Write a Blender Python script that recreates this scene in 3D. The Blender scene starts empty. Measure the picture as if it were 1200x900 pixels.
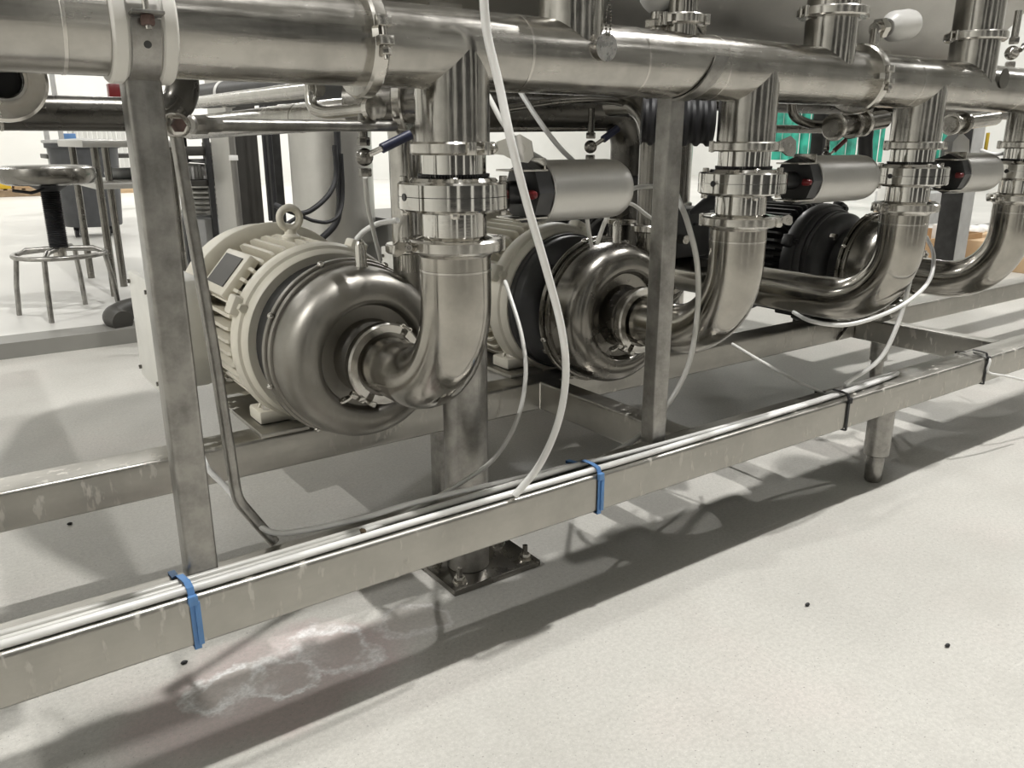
import bpy, bmesh, math, random
from mathutils import Vector, Matrix, Quaternion
random.seed(7)
SC = bpy.context.scene
COL = SC.collection
PI = math.pi

# ------------------------------------------------------------------ camera
PX, PW, PH, HZ = 950.0, 1200.0, 900.0, -285.0
PITCH = math.atan(-HZ / PX)
AZ = math.atan(1400.0 / math.hypot(PX, HZ))
F0 = Vector((math.cos(AZ), math.sin(AZ), 0))
RT = Vector((math.sin(AZ), -math.cos(AZ), 0))
FW = F0 * math.cos(PITCH) - Vector((0, 0, 1)) * math.sin(PITCH)
UP = F0 * math.sin(PITCH) + Vector((0, 0, 1)) * math.cos(PITCH)
EYE = Vector((0, 0, 0.84))
cd = bpy.data.cameras.new('camera')
cd.sensor_fit = 'HORIZONTAL'
cd.sensor_width = 36.0
cd.lens = 36.0 * PX / PW
cd.clip_start = 0.02
cd.clip_end = 100
cam = bpy.data.objects.new('camera', cd)
COL.objects.link(cam)
m = Matrix((RT, UP, -FW)).transposed().to_4x4()
m.translation = EYE
cam.matrix_world = m
SC.camera = cam

# ------------------------------------------------------------------ world, lamps, exposure
w = bpy.data.worlds.new('hall_air')
SC.world = w
w.use_nodes = True
w.node_tree.nodes['Background'].inputs[0].default_value = (0.9, 0.95, 1, 1)
w.node_tree.nodes['Background'].inputs[1].default_value = 0.02
CEIL = 5.6
LAMPS = [  # x, y, watts: ceiling lamps of the hall
    (0.9, 0.75, 180), (4.6, 0.85, 245), (-4.6, 1.3, 240),
    (-3.0, 8.6, 55), (1.6, 9.8, 45), (6.0, 8.0, 120), (11.0, 6.0, 110),
    (-1.0, 13.4, 160), (4.0, 13.4, 180), (10.0, 12.0, 230),
    (1.5, -3.2, 7), (6.0, -3.2, 12), (11, 0.4, 100),
]
SC.view_settings.view_transform = 'Standard'
SC.view_settings.look = 'None'
SC.view_settings.exposure = 0.0
SC.view_settings.gamma = 1.0
SC.view_settings.use_curve_mapping = False
SC.cycles.use_denoising = True
SC.cycles.max_bounces = 10
SC.cycles.glossy_bounces = 6
SC.cycles.diffuse_bounces = 4
SC.cycles.sample_clamp_indirect = 6.0
SC.cycles.caustics_reflective = False
SC.cycles.caustics_refractive = False

# ------------------------------------------------------------------ helpers
def at(x, y, X=None, Y=None, Z=None):
    d = FW * PX + RT * (x - 600.0) - UP * (y - 450.0)
    if X is not None: t = (X - EYE.x) / d.x
    elif Y is not None: t = (Y - EYE.y) / d.y
    else: t = (Z - EYE.z) / d.z
    return EYE + d * t

ORIGIN = {}

def props(o, label=None, cat=None, group=None, kind=None):
    if label: o['label'] = label
    if cat: o['category'] = cat
    if group: o['group'] = group
    if kind: o['kind'] = kind
    return o

def thing(name, label, cat, loc, group=None):
    o = bpy.data.objects.new(name, None)
    o.empty_display_size = 0.05
    COL.objects.link(o)
    o.location = Vector(loc)
    ORIGIN[o] = Vector(loc)
    return props(o, label, cat, group)

def dup(root, delta, label, group=None):
    r = root.copy(); COL.objects.link(r)
    r.location = root.location + Vector(delta)
    r['label'] = label
    if group: r['group'] = group
    ORIGIN[r] = ORIGIN[root] + Vector(delta)
    for ch in list(root.children):
        c = ch.copy(); COL.objects.link(c); c.parent = r
        ORIGIN[c] = ORIGIN[r]
        for g in list(ch.children):
            d = g.copy(); COL.objects.link(d); d.parent = c
            ORIGIN[d] = ORIGIN[r]
    return r

def perp(d):
    d = d.normalized()
    a = Vector((0, 0, 1)) if abs(d.z) < 0.9 else Vector((1, 0, 0))
    u = d.cross(a).normalized()
    return u, d.cross(u).normalized()

class MB:
    def __init__(s): s.v = []; s.f = []
    def add(s, vs, fs):
        b = len(s.v); s.v += [Vector(v) for v in vs]
        s.f += [tuple(i + b for i in f) for f in fs]
        return s
    def box(s, lo, hi, c=0.0, rot=None, piv=None):
        lo, hi = Vector(lo), Vector(hi)
        if c <= 0:
            vs = [Vector((x, y, z)) for x in (lo.x, hi.x) for y in (lo.y, hi.y) for z in (lo.z, hi.z)]
            fs = [(0, 1, 3, 2), (4, 6, 7, 5), (0, 4, 5, 1), (2, 3, 7, 6), (0, 2, 6, 4), (1, 5, 7, 3)]
        else:
            bm = bmesh.new()
            bmesh.ops.create_cube(bm, size=1)
            for v in bm.verts:
                v.co = Vector(((lo.x + hi.x) / 2 + v.co.x * (hi.x - lo.x), (lo.y + hi.y) / 2 + v.co.y * (hi.y - lo.y), (lo.z + hi.z) / 2 + v.co.z * (hi.z - lo.z)))
            bmesh.ops.bevel(bm, geom=bm.edges[:], offset=c, segments=2, affect='EDGES', profile=0.5)
            bm.verts.index_update()
            vs = [v.co.copy() for v in bm.verts]
            fs = [tuple(v.index for v in f.verts) for f in bm.faces]
            bm.free()
        if rot is not None:
            piv = Vector(piv) if piv is not None else (lo + hi) / 2
            vs = [rot @ (v - piv) + piv for v in vs]
        return s.add(vs, fs)
    def lathe(s, prof, o, d, n=48, a0=0.0, a1=2 * PI, close=True):
        o, d = Vector(o), Vector(d).normalized()
        u, w_ = perp(d)
        full = abs(a1 - a0 - 2 * PI) < 1e-6
        k = n if full else n + 1
        vs, fs = [], []
        for (r, h) in prof:
            for i in range(k):
                a = a0 + (a1 - a0) * i / n
                vs.append(o + d * h + (u * math.cos(a) + w_ * math.sin(a)) * r)
        m_ = len(prof)
        for j in range(m_ - 1):
            for i in range(n):
                i2 = (i + 1) % k
                fs.append((j * k + i, j * k + i2, (j + 1) * k + i2, (j + 1) * k + i))
        if close and full:
            if prof[0][0] > 1e-6: fs.append(tuple(reversed(range(k))))
            if prof[-1][0] > 1e-6: fs.append(tuple((m_ - 1) * k + i for i in range(k)))
        if not full:
            fs.append(tuple(j * k for j in range(m_)))
            fs.append(tuple(j * k + n for j in reversed(range(m_))))
        return s.add(vs, fs)
    def band(s, o, d, r0, r1, h0, h1, n=40, a0=0.0, a1=2 * PI, c=0.0):
        prof = [(r0, h0), (r1 - c, h0), (r1, h0 + c), (r1, h1 - c), (r1 - c, h1), (r0, h1), (r0, h0)]
        return s.lathe(prof, o, d, n, a0, a1, close=False)
    def cyl(s, a, b, r, n=20, r2=None, c=0.0):
        a, b = Vector(a), Vector(b)
        L = (b - a).length
        r2 = r if r2 is None else r2
        if c > 0: prof = [(r - c, 0), (r, c), (r2, L - c), (r2 - c, L)]
        else: prof = [(r, 0), (r2, L)]
        return s.lathe(prof, a, b - a, n)
    def tube(s, pts, r, n=16, caps=True):
        pts = [Vector(p) for p in pts]
        vs, fs = [], []
        T = [(pts[min(i + 1, len(pts) - 1)] - pts[max(i - 1, 0)]).normalized() for i in range(len(pts))]
        u, w_ = perp(T[0])
        for i, p in enumerate(pts):
            if i:
                q = T[i - 1].rotation_difference(T[i])
                u = q @ u
            w_ = T[i].cross(u).normalized()
            u = w_.cross(T[i]).normalized()
            rr = r[i] if isinstance(r, (list, tuple)) else r
            for k in range(n):
                a = 2 * PI * k / n
                vs.append(p + (u * math.cos(a) + w_ * math.sin(a)) * rr)
        for j in range(len(pts) - 1):
            for k in range(n):
                k2 = (k + 1) % n
                fs.append((j * n + k, j * n + k2, (j + 1) * n + k2, (j + 1) * n + k))
        if caps:
            fs.append(tuple(reversed(range(n))))
            fs.append(tuple((len(pts) - 1) * n + k for k in range(n)))
        return s.add(vs, fs)
    def prism(s, poly, d):
        n = len(poly); d = Vector(d)
        vs = [Vector(p) for p in poly] + [Vector(p) + d for p in poly]
        fs = [tuple(reversed(range(n))), tuple(range(n, 2 * n))] + [(i, (i + 1) % n, (i + 1) % n + n, i + n) for i in range(n)]
        return s.add(vs, fs)
    def hexn(s, o, d, r, h):
        return s.lathe([(r * .9, 0), (r, h * .15), (r, h * .85), (r * .9, h)], o, d, 6)
    def ball(s, o, r, n=16, sc=(1, 1, 1)):
        prof = [(max(r * math.sin(PI * j / 10), 1e-5), -r * math.cos(PI * j / 10)) for j in range(11)]
        b = len(s.v); s.lathe(prof, (0, 0, 0), (0, 0, 1), n, close=False)
        for i in range(b, len(s.v)):
            v = s.v[i]; s.v[i] = Vector((v.x * sc[0], v.y * sc[1], v.z * sc[2])) + Vector(o)
        return s
    def rhs(s, a, b, wy, hz, rad, side, up):
        """rounded square tube from a to b (centre line)"""
        a, b, side, up = Vector(a), Vector(b), Vector(side), Vector(up)
        P = []
        for cx, cy, st in ((1, 1, 0), (-1, 1, 1), (-1, -1, 2), (1, -1, 3)):
            for k in range(5):
                an = (st + k / 4) * PI / 2
                P.append(side * (cx * (wy / 2 - rad) + math.cos(an) * rad) + up * (cy * (hz / 2 - rad) + math.sin(an) * rad))
        return s.prism([a + p for p in P], b - a)
    def build(s, name, mat, parent=None, angle=32, label=None, kind=None, smooth=True):
        me = bpy.data.meshes.new(name)
        o0 = ORIGIN.get(parent, Vector((0, 0, 0))) if parent else Vector((0, 0, 0))
        me.from_pydata([tuple(v - o0) for v in s.v], [], s.f)
        bm = bmesh.new(); bm.from_mesh(me)
        bmesh.ops.recalc_face_normals(bm, faces=bm.faces[:])
        bm.to_mesh(me); bm.free()
        if smooth:
            me.polygons.foreach_set('use_smooth', [True] * len(me.polygons))
            me.set_sharp_from_angle(angle=math.radians(angle))
        me.materials.append(mat)
        o = bpy.data.objects.new(name, me)
        COL.objects.link(o)
        if parent:
            o.parent = parent
        ORIGIN[o] = o0
        if label: o['label'] = label
        if kind: o['kind'] = kind
        return o

def spline(pts, k=8):
    pts = [Vector(p) for p in pts]
    P = [pts[0] * 2 - pts[1]] + pts + [pts[-1] * 2 - pts[-2]]
    out = []
    for i in range(1, len(P) - 2):
        for j in range(k):
            t = j / k
            a, b, c, d = P[i - 1], P[i], P[i + 1], P[i + 2]
            out.append(0.5 * ((2 * b) + (c - a) * t + (2 * a - 5 * b + 4 * c - d) * t * t + (3 * b - a - 3 * c + d) * t ** 3))
    out.append(pts[-1])
    return out

def arc(c, u, v, r, a0, a1, n=14):
    c, u, v = Vector(c), Vector(u), Vector(v)
    return [c + (u * math.cos(a0 + (a1 - a0) * i / n) + v * math.sin(a0 + (a1 - a0) * i / n)) * r for i in range(n + 1)]

# ------------------------------------------------------------------ materials
def nt(name):
    mt = bpy.data.materials.new(name); mt.use_nodes = True
    n = mt.node_tree
    return mt, n, n.nodes['Principled BSDF']

def simple(name, col, rough=0.5, metal=0.0, var=0.06, scale=14, bump=0.0):
    mt, n, b = nt(name)
    b.inputs['Roughness'].default_value = rough
    b.inputs['Metallic'].default_value = metal
    tc = n.nodes.new('ShaderNodeTexCoord'); no = n.nodes.new('ShaderNodeTexNoise')
    no.inputs['Scale'].default_value = scale; no.inputs['Detail'].default_value = 5
    n.links.new(tc.outputs['Object'], no.inputs['Vector'])
    r = n.nodes.new('ShaderNodeValToRGB')
    r.color_ramp.elements[0].position = 0.3; r.color_ramp.elements[1].position = 0.7
    r.color_ramp.elements[0].color = tuple(c * (1 - var * 2) for c in col) + (1,)
    r.color_ramp.elements[1].color = tuple(min(1, c * (1 + var)) for c in col) + (1,)
    n.links.new(no.outputs['Fac'], r.inputs['Fac'])
    n.links.new(r.outputs['Color'], b.inputs['Base Color'])
    if bump:
        bp = n.nodes.new('ShaderNodeBump'); bp.inputs['Strength'].default_value = bump; bp.inputs['Distance'].default_value = 0.01
        n.links.new(no.outputs['Fac'], bp.inputs['Height']); n.links.new(bp.outputs['Normal'], b.inputs['Normal'])
    return mt

def steel(name, col=(0.50, 0.483, 0.448), r0=0.12, r1=0.3, streak=(1, 1, 1), scale=30, stain=0.25, stain_scale=9, spots=0.0, bump=0.03):
    mt, n, b = nt(name)
    b.inputs['Metallic'].default_value = 1.0
    L = n.links
    tc = n.nodes.new('ShaderNodeTexCoord')
    mp = n.nodes.new('ShaderNodeMapping'); mp.inputs['Scale'].default_value = streak
    L.new(tc.outputs['Object'], mp.inputs['Vector'])
    no = n.nodes.new('ShaderNodeTexNoise'); no.inputs['Scale'].default_value = scale; no.inputs['Detail'].default_value = 6
    L.new(mp.outputs[0], no.inputs['Vector'])
    n2 = n.nodes.new('ShaderNodeTexNoise'); n2.inputs['Scale'].default_value = stain_scale; n2.inputs['Detail'].default_value = 7; n2.inputs['Roughness'].default_value = 0.65
    L.new(tc.outputs['Object'], n2.inputs['Vector'])
    mr = n.nodes.new('ShaderNodeMapRange'); mr.inputs['From Min'].default_value = 0.35; mr.inputs['From Max'].default_value = 0.7
    mr.inputs['To Min'].default_value = r0; mr.inputs['To Max'].default_value = r1
    mx = n.nodes.new('ShaderNodeMath'); mx.operation = 'ADD'
    L.new(no.outputs['Fac'], mx.inputs[0]); L.new(n2.outputs['Fac'], mx.inputs[1])
    hf = n.nodes.new('ShaderNodeMath'); hf.operation = 'MULTIPLY'; hf.inputs[1].default_value = 0.5
    L.new(mx.outputs[0], hf.inputs[0]); L.new(hf.outputs[0], mr.inputs['Value'])
    L.new(mr.outputs[0], b.inputs['Roughness'])
    cr = n.nodes.new('ShaderNodeValToRGB')
    cr.color_ramp.elements[0].position = 0.32; cr.color_ramp.elements[1].position = 0.62
    cr.color_ramp.elements[0].color = tuple(c * (1 - stain) for c in col) + (1,)
    cr.color_ramp.elements[1].color = col + (1,)
    L.new(n2.outputs['Fac'], cr.inputs['Fac'])
    L.new(cr.outputs['Color'], b.inputs['Base Color'])
    if spots:  # dried white drips and droplets
        m3 = n.nodes.new('ShaderNodeMapping'); m3.inputs['Scale'].default_value = (1, 1, 0.35)
        L.new(tc.outputs['Object'], m3.inputs['Vector'])
        n3 = n.nodes.new('ShaderNodeTexNoise'); n3.inputs['Scale'].default_value = 60; n3.inputs['Detail'].default_value = 3
        L.new(m3.outputs[0], n3.inputs['Vector'])
        n4 = n.nodes.new('ShaderNodeTexNoise'); n4.inputs['Scale'].default_value = 3.2
        L.new(tc.outputs['Object'], n4.inputs['Vector'])
        a = n.nodes.new('ShaderNodeMapRange'); a.inputs['From Min'].default_value = 0.60; a.inputs['From Max'].default_value = 0.66
        L.new(n3.outputs['Fac'], a.inputs['Value'])
        c = n.nodes.new('ShaderNodeMapRange'); c.inputs['From Min'].default_value = 0.46; c.inputs['From Max'].default_value = 0.56
        L.new(n4.outputs['Fac'], c.inputs['Value'])
        mm = n.nodes.new('ShaderNodeMath'); mm.operation = 'MULTIPLY'
        L.new(a.outputs[0], mm.inputs[0]); L.new(c.outputs[0], mm.inputs[1])
        m5 = n.nodes.new('ShaderNodeMath'); m5.operation = 'MULTIPLY'; m5.inputs[1].default_value = spots
        L.new(mm.outputs[0], m5.inputs[0])
        d = n.nodes.new('ShaderNodeBsdfDiffuse'); d.inputs[0].default_value = (0.62, 0.6, 0.55, 1)
        ms = n.nodes.new('ShaderNodeMixShader')
        L.new(m5.outputs[0], ms.inputs[0]); L.new(b.outputs[0], ms.inputs[1]); L.new(d.outputs[0], ms.inputs[2])
        L.new(ms.outputs[0], n.nodes['Material Output'].inputs[0])
    bp = n.nodes.new('ShaderNodeBump'); bp.inputs['Strength'].default_value = bump; bp.inputs['Distance'].default_value = 0.004
    L.new(no.outputs['Fac'], bp.inputs['Height']); L.new(bp.outputs['Normal'], b.inputs['Normal'])
    return mt

M = {}
M['pipe_x'] = steel('polished_tube_lengthwise', r0=0.14, r1=0.34, streak=(0.5, 6, 6), scale=22, stain=0.30, stain_scale=12, bump=0.08)
M['pipe_z'] = steel('polished_tube_upright', r0=0.10, r1=0.28, streak=(6, 6, 0.6), scale=24, stain=0.32, stain_scale=14, bump=0.07)
M['pipe_d'] = steel('dull_elbow_steel', col=(0.45, 0.43, 0.39), r0=0.10, r1=0.26, scale=30, stain=0.25, stain_scale=14, spots=0.10, bump=0.05)
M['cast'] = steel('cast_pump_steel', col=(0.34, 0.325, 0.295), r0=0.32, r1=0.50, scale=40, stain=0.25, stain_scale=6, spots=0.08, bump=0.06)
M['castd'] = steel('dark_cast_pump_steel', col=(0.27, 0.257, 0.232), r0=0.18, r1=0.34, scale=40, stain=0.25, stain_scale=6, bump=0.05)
M['valve'] = steel('mirror_turned_steel', col=(0.66, 0.645, 0.61), r0=0.05, r1=0.16, streak=(1, 1, 8), scale=20, stain=0.15, bump=0.02)
M['clamp'] = steel('clamp_steel', col=(0.62, 0.60, 0.56), r0=0.12, r1=0.32, scale=40, stain=0.2, bump=0.06)
M['rail'] = steel('satin_frame_steel', col=(0.47, 0.455, 0.42), r0=0.30, r1=0.46, streak=(0.4, 5, 5), scale=30, stain=0.2, stain_scale=8, spots=1.0, bump=0.08)
M['post'] = steel('brushed_post_steel', col=(0.40, 0.388, 0.365), r0=0.28, r1=0.45, streak=(6, 6, 0.3), scale=30, stain=0.42, stain_scale=26, bump=0.1)
M['brass'] = steel('tarnished_brass', col=(0.22, 0.17, 0.11), r0=0.3, r1=0.5, stain=0.4)
M['tank'] = steel('brushed_tank_steel', col=(0.56, 0.55, 0.525), r0=0.32, r1=0.48, streak=(10, 10, 0.3), scale=25, stain=0.1)
M['cream'] = simple('cream_machine_paint', (0.82, 0.78, 0.67), 0.42, var=0.07, scale=9, bump=0.05)
M['white'] = simple('white_machine_paint', (0.80, 0.79, 0.74), 0.45, var=0.04)
M['blackp'] = simple('black_machine_paint', (0.035, 0.035, 0.036), 0.38, var=0.2, scale=18)
M['charc'] = simple('charcoal_casting', (0.028, 0.0275, 0.027), 0.5, var=0.25, scale=22, bump=0.1)
M['rubber'] = simple('black_rubber', (0.018, 0.018, 0.02), 0.55, var=0.2)
M['plastic'] = simple('white_plastic', (0.80, 0.79, 0.76), 0.35, var=0.03)
M['liner'] = simple('off_white_plastic_liner', (0.80, 0.78, 0.73), 0.5, var=0.04)
M['hose'] = simple('white_nylon_hose', (0.90, 0.895, 0.87), 0.32, var=0.02)
M['hosec'] = simple('cloudy_nylon_hose', (0.70, 0.69, 0.65), 0.28, var=0.05)
M['red'] = simple('red_plastic', (0.15, 0.010, 0.012), 0.3)
M['blue'] = simple('blue_nylon', (0.13, 0.30, 0.62), 0.4)
M['navy'] = simple('navy_grip', (0.02, 0.025, 0.06), 0.45)
M['green'] = simple('green_curtain_vinyl', (0.03, 0.36, 0.26), 0.4, var=0.3, scale=6)
M['yellow'] = simple('yellow_plastic', (0.75, 0.52, 0.04), 0.45)
M['card'] = simple('brown_cardboard', (0.46, 0.30, 0.16), 0.8, var=0.06, scale=5)
M['cardl'] = simple('pale_cardboard', (0.62, 0.45, 0.28), 0.8, var=0.05, scale=5)
M['wood'] = simple('pallet_wood', (0.42, 0.31, 0.2), 0.8, var=0.15, scale=8)
M['paper'] = simple('white_paper', (0.82, 0.81, 0.78), 0.7, var=0.06, scale=30)
M['grey'] = simple('grey_steel_paint', (0.055, 0.052, 0.046), 0.5, var=0.08)
M['dgrey'] = simple('dark_grey_plastic', (0.06, 0.062, 0.066), 0.5, var=0.1)
M['lgrey'] = simple('light_grey_plastic', (0.5, 0.5, 0.49), 0.5, var=0.06)
M['wall'] = simple('white_wall_panel', (0.82, 0.82, 0.79), 0.6, var=0.03, scale=1.2)
M['wall_d'] = simple('dark_wall_panel', (0.10, 0.10, 0.098), 0.6, var=0.08, scale=1.2)
M['ceil'] = simple('pale_ceiling_deck', (0.5, 0.5, 0.485), 0.8, var=0.04, scale=1)
M['rust'] = simple('rusty_steel', (0.16, 0.10, 0.085), 0.6, var=0.3, scale=60)
M['tag'] = steel('stamped_tag_metal', col=(0.72, 0.71, 0.69), r0=0.2, r1=0.4, scale=60, stain=0.3, stain_scale=60)
M['tagd'] = steel('dark_tag_metal', col=(0.22, 0.21, 0.19), r0=0.25, r1=0.45, scale=60)
M['pipe_bk'] = steel('dark_tube_steel', col=(0.12, 0.115, 0.105), r0=0.2, r1=0.4, scale=24, stain=0.3)  # darker base colour than the other tube steels
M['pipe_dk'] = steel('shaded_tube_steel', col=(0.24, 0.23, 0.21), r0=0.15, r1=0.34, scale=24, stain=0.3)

def floor_mat():
    mt, n, b = nt('sealed_concrete')
    L = n.links; N = n.nodes.new
    tc = N('ShaderNodeTexCoord')
    def noise(scale, det=6, rough=0.6, vec=None):
        o = N('ShaderNodeTexNoise'); o.inputs['Scale'].default_value = scale; o.inputs['Detail'].default_value = det; o.inputs['Roughness'].default_value = rough
        L.new(vec or tc.outputs['Object'], o.inputs['Vector']); return o
    def rng(src, a, c, t0=0.0, t1=1.0):
        o = N('ShaderNodeMapRange'); o.inputs['From Min'].default_value = a; o.inputs['From Max'].default_value = c
        o.inputs['To Min'].default_value = t0; o.inputs['To Max'].default_value = t1
        L.new(src, o.inputs['Value']); return o.outputs[0]
    def mix(fac, a, c):
        o = N('ShaderNodeMix'); o.data_type = 'RGBA'
        L.new(fac, o.inputs[0])
        for k, v in ((6, a), (7, c)):
            if isinstance(v, tuple): o.inputs[k].default_value = v + (1,)
            else: L.new(v, o.inputs[k])
        return o.outputs[2]
    def math_(op, a, c):
        o = N('ShaderNodeMath'); o.operation = op
        for k, v in ((0, a), (1, c)):
            if isinstance(v, (int, float)): o.inputs[k].default_value = v
            else: L.new(v, o.inputs[k])
        return o.outputs[0]
    big = noise(1.1, 6)
    col = mix(rng(big.outputs['Fac'], 0.3, 0.7), (0.47, 0.46, 0.425), (0.56, 0.545, 0.50))
    pinkn = noise(2.3, 4)
    col = mix(rng(pinkn.outputs['Fac'], 0.52, 0.72, 0, 0.35), col, (0.56, 0.49, 0.46))
    fine = noise(420, 2)
    col = mix(rng(fine.outputs['Fac'], 0.60, 0.68, 0, 0.6), col, (0.74, 0.73, 0.70))
    sp = noise(210, 1)
    col = mix(rng(sp.outputs['Fac'], 0.70, 0.74, 0, 0.8), col, (0.16, 0.15, 0.14))
    # dried spill stains: warped distance to a centre, a pink ground, a white crust along the border
    warp = noise(9, 6, 0.6)
    vs = N('ShaderNodeVectorMath'); vs.operation = 'SCALE'; vs.inputs['Scale'].default_value = 0.16
    sb = N('ShaderNodeVectorMath'); sb.operation = 'SUBTRACT'; sb.inputs[1].default_value = (0.5, 0.5, 0.5)
    L.new(warp.outputs['Color'], sb.inputs[0]); L.new(sb.outputs[0], vs.inputs[0])
    ad = N('ShaderNodeVectorMath'); ad.operation = 'ADD'
    L.new(tc.outputs['Object'], ad.inputs[0]); L.new(vs.outputs[0], ad.inputs[1])
    def stain(cx, cy, sx, sy, rot, pink, crust, ring, fill):
        nonlocal col
        mp = N('ShaderNodeMapping'); mp.vector_type = 'TEXTURE'
        mp.inputs['Location'].default_value = (cx, cy, 0); mp.inputs['Rotation'].default_value = (0, 0, rot); mp.inputs['Scale'].default_value = (sx, sy, 1)
        L.new(ad.outputs[0], mp.inputs['Vector'])
        ln = N('ShaderNodeVectorMath'); ln.operation = 'LENGTH'; L.new(mp.outputs[0], ln.inputs[0])
        d = ln.outputs['Value']
        if pink:
            col = mix(rng(d, 0.9, 1.25, pink, 0), col, (0.50, 0.36, 0.36))
        if fill:
            col = mix(rng(d, 0.95, 1.02, fill, 0), col, (0.52, 0.49, 0.45))
        if crust:
            ed = math_('SUBTRACT', 1.0, rng(math_('ABSOLUTE', math_('SUBTRACT', d, ring), 0), 0.02, 0.20))
            cn = noise(34, 5)
            col = mix(math_('MULTIPLY', math_('MULTIPLY', ed, rng(cn.outputs['Fac'], 0.34, 0.50)), crust), col, (0.86, 0.85, 0.84))
        return d
    stain(0.335, 1.13, 0.22, 0.115, 0.06, 0.5, 0.0, 1, 0)
    stain(0.262, 1.165, 0.075, 0.052, 0.35, 0, 1.0, 0.85, 0.6)
    stain(0.345, 1.145, 0.06, 0.055, 0.2, 0, 0.95, 0.85, 0.3)
    stain(0.455, 1.165, 0.065, 0.085, 0.1, 0.25, 0.8, 0.85, 0.3)
    col = mix(math_('MULTIPLY', rng(warp.outputs['Fac'], 0.50, 0.62), rng(stain(0.33, 1.16, 0.13, 0.07, 0.15, 0, 0, 1, 0), 0.7, 1.15, 0.7, 0)), col, (0.78, 0.76, 0.74))
    stain(0.600, 1.155, 0.062, 0.062, 0.4, 0.1, 0.55, 0.95, 0.5)
    # scuffs and pale scraped lines along the skid
    mpl = N('ShaderNodeMapping'); mpl.inputs['Scale'].default_value = (0.8, 14, 1)
    L.new(tc.outputs['Object'], mpl.inputs['Vector'])
    ln_ = noise(2.2, 3, 0.5, mpl.outputs[0])
    col = mix(rng(ln_.outputs['Fac'], 0.70, 0.74, 0, 0.35), col, (0.72, 0.70, 0.66))
    sm = noise(5.5, 7, 0.7)
    col = mix(rng(sm.outputs['Fac'], 0.48, 0.66, 0, 0.32), col, (0.40, 0.385, 0.35))
    gr = noise(130, 3, 0.7)
    col = mix(rng(gr.outputs['Fac'], 0.38, 0.60, 0.42, 0), col, (0.36, 0.35, 0.32))
    # scraped pale lines along the skid
    L.new(col, b.inputs['Base Color'])
    L.new(rng(big.outputs['Fac'], 0.3, 0.7, 0.42, 0.58), b.inputs['Roughness'])
    bp = N('ShaderNodeBump'); bp.inputs['Strength'].default_value = 0.15; bp.inputs['Distance'].default_value = 0.002
    L.new(fine.outputs['Fac'], bp.inputs['Height']); L.new(bp.outputs['Normal'], b.inputs['Normal'])
    return mt
M['floor'] = floor_mat()
M['slab'] = simple('worn_slab_concrete', (0.72, 0.71, 0.675), 0.4, var=0.05, scale=0.9)
M['curb'] = simple('grey_curb_paint', (0.24, 0.235, 0.215), 0.5, var=0.06, scale=3)
M['lens'], _n, _b = nt('lamp_lens')
_b.inputs['Emission Color'].default_value = (1, 0.98, 0.94, 1); _b.inputs['Emission Strength'].default_value = 6

# ------------------------------------------------------------------ room shell
def struct(name, lo, hi, mat):
    mb = MB(); mb.box(lo, hi)
    return props(mb.build(name, mat, smooth=False), kind='structure')
X0, X1, Y0, Y1 = -6.0, 15.0, -6.0, 16.0
SL = 0.06
struct('floor', (X0, Y0, -0.1), (X1, 3.9, 0), M['floor'])
struct('floor_slab', (X0, 3.9, -0.1), (X1, Y1, SL), M['slab'])
struct('trim_1', (X0, 3.74, -0.02), (X1, 3.9, SL + 0.004), M['curb'])
struct('wall_back', (X0, Y1, -0.1), (X1, Y1 + 0.2, CEIL), M['wall'])
struct('wall_front', (X0, Y0 - 0.2, -0.1), (X1, Y0, CEIL), M['wall_d'])
for k in range(7):
    struct('column_%d' % (k + 2), (-4.5 + k * 2.7, -4.6, 0), (-4.0 + k * 2.7, -4.1, CEIL), M['wall'])  # unseen pale columns added for upright bands in the pipe reflections
struct('wall_left', (X0 - 0.2, Y0, -0.1), (X0, Y1, CEIL), M['wall'])
struct('wall_right', (X1, Y0, -0.1), (X1 + 0.2, Y1, CEIL), M['wall'])
struct('ceiling', (X0, Y0, CEIL), (X1, Y1, CEIL + 0.2), M['ceil'])

for i, (lx, ly, wt) in enumerate(LAMPS):
    t = thing('ceiling_lamp', 'round high bay ceiling lamp hanging over the hall, above the frame', 'lamp', (lx, ly, CEIL), 'high bay lamps')
    mb = MB(); mb.lathe([(0.05, 0), (0.06, -0.1), (0.17, -0.16), (0.18, -0.22), (0.165, -0.22), (0.05, -0.17)], (lx, ly, CEIL), (0, 0, 1), 32)
    mb.build('lamp_housing', M['dgrey'], t)
    mb = MB(); mb.cyl((lx, ly, CEIL - 0.205), (lx, ly, CEIL - 0.215), 0.155, 32)
    mb.build('lamp_lens', M['lens'], t)
    ld = bpy.data.lights.new('lamp_light', 'AREA'); ld.shape = 'DISK'; ld.size = 0.11 if i < 3 else 0.7; ld.energy = wt
    ld.color = (1.0, 0.985, 0.96)
    lo = bpy.data.objects.new('lamp_light', ld); COL.objects.link(lo); lo.parent = t; lo.location = (0, 0, -0.225)

struct('shade_block', (1.6, 2.75, 0), (2.9, 3.7, 0.52), M['curb'])  # block added behind the motors to keep rear lamp light off the floor

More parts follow.
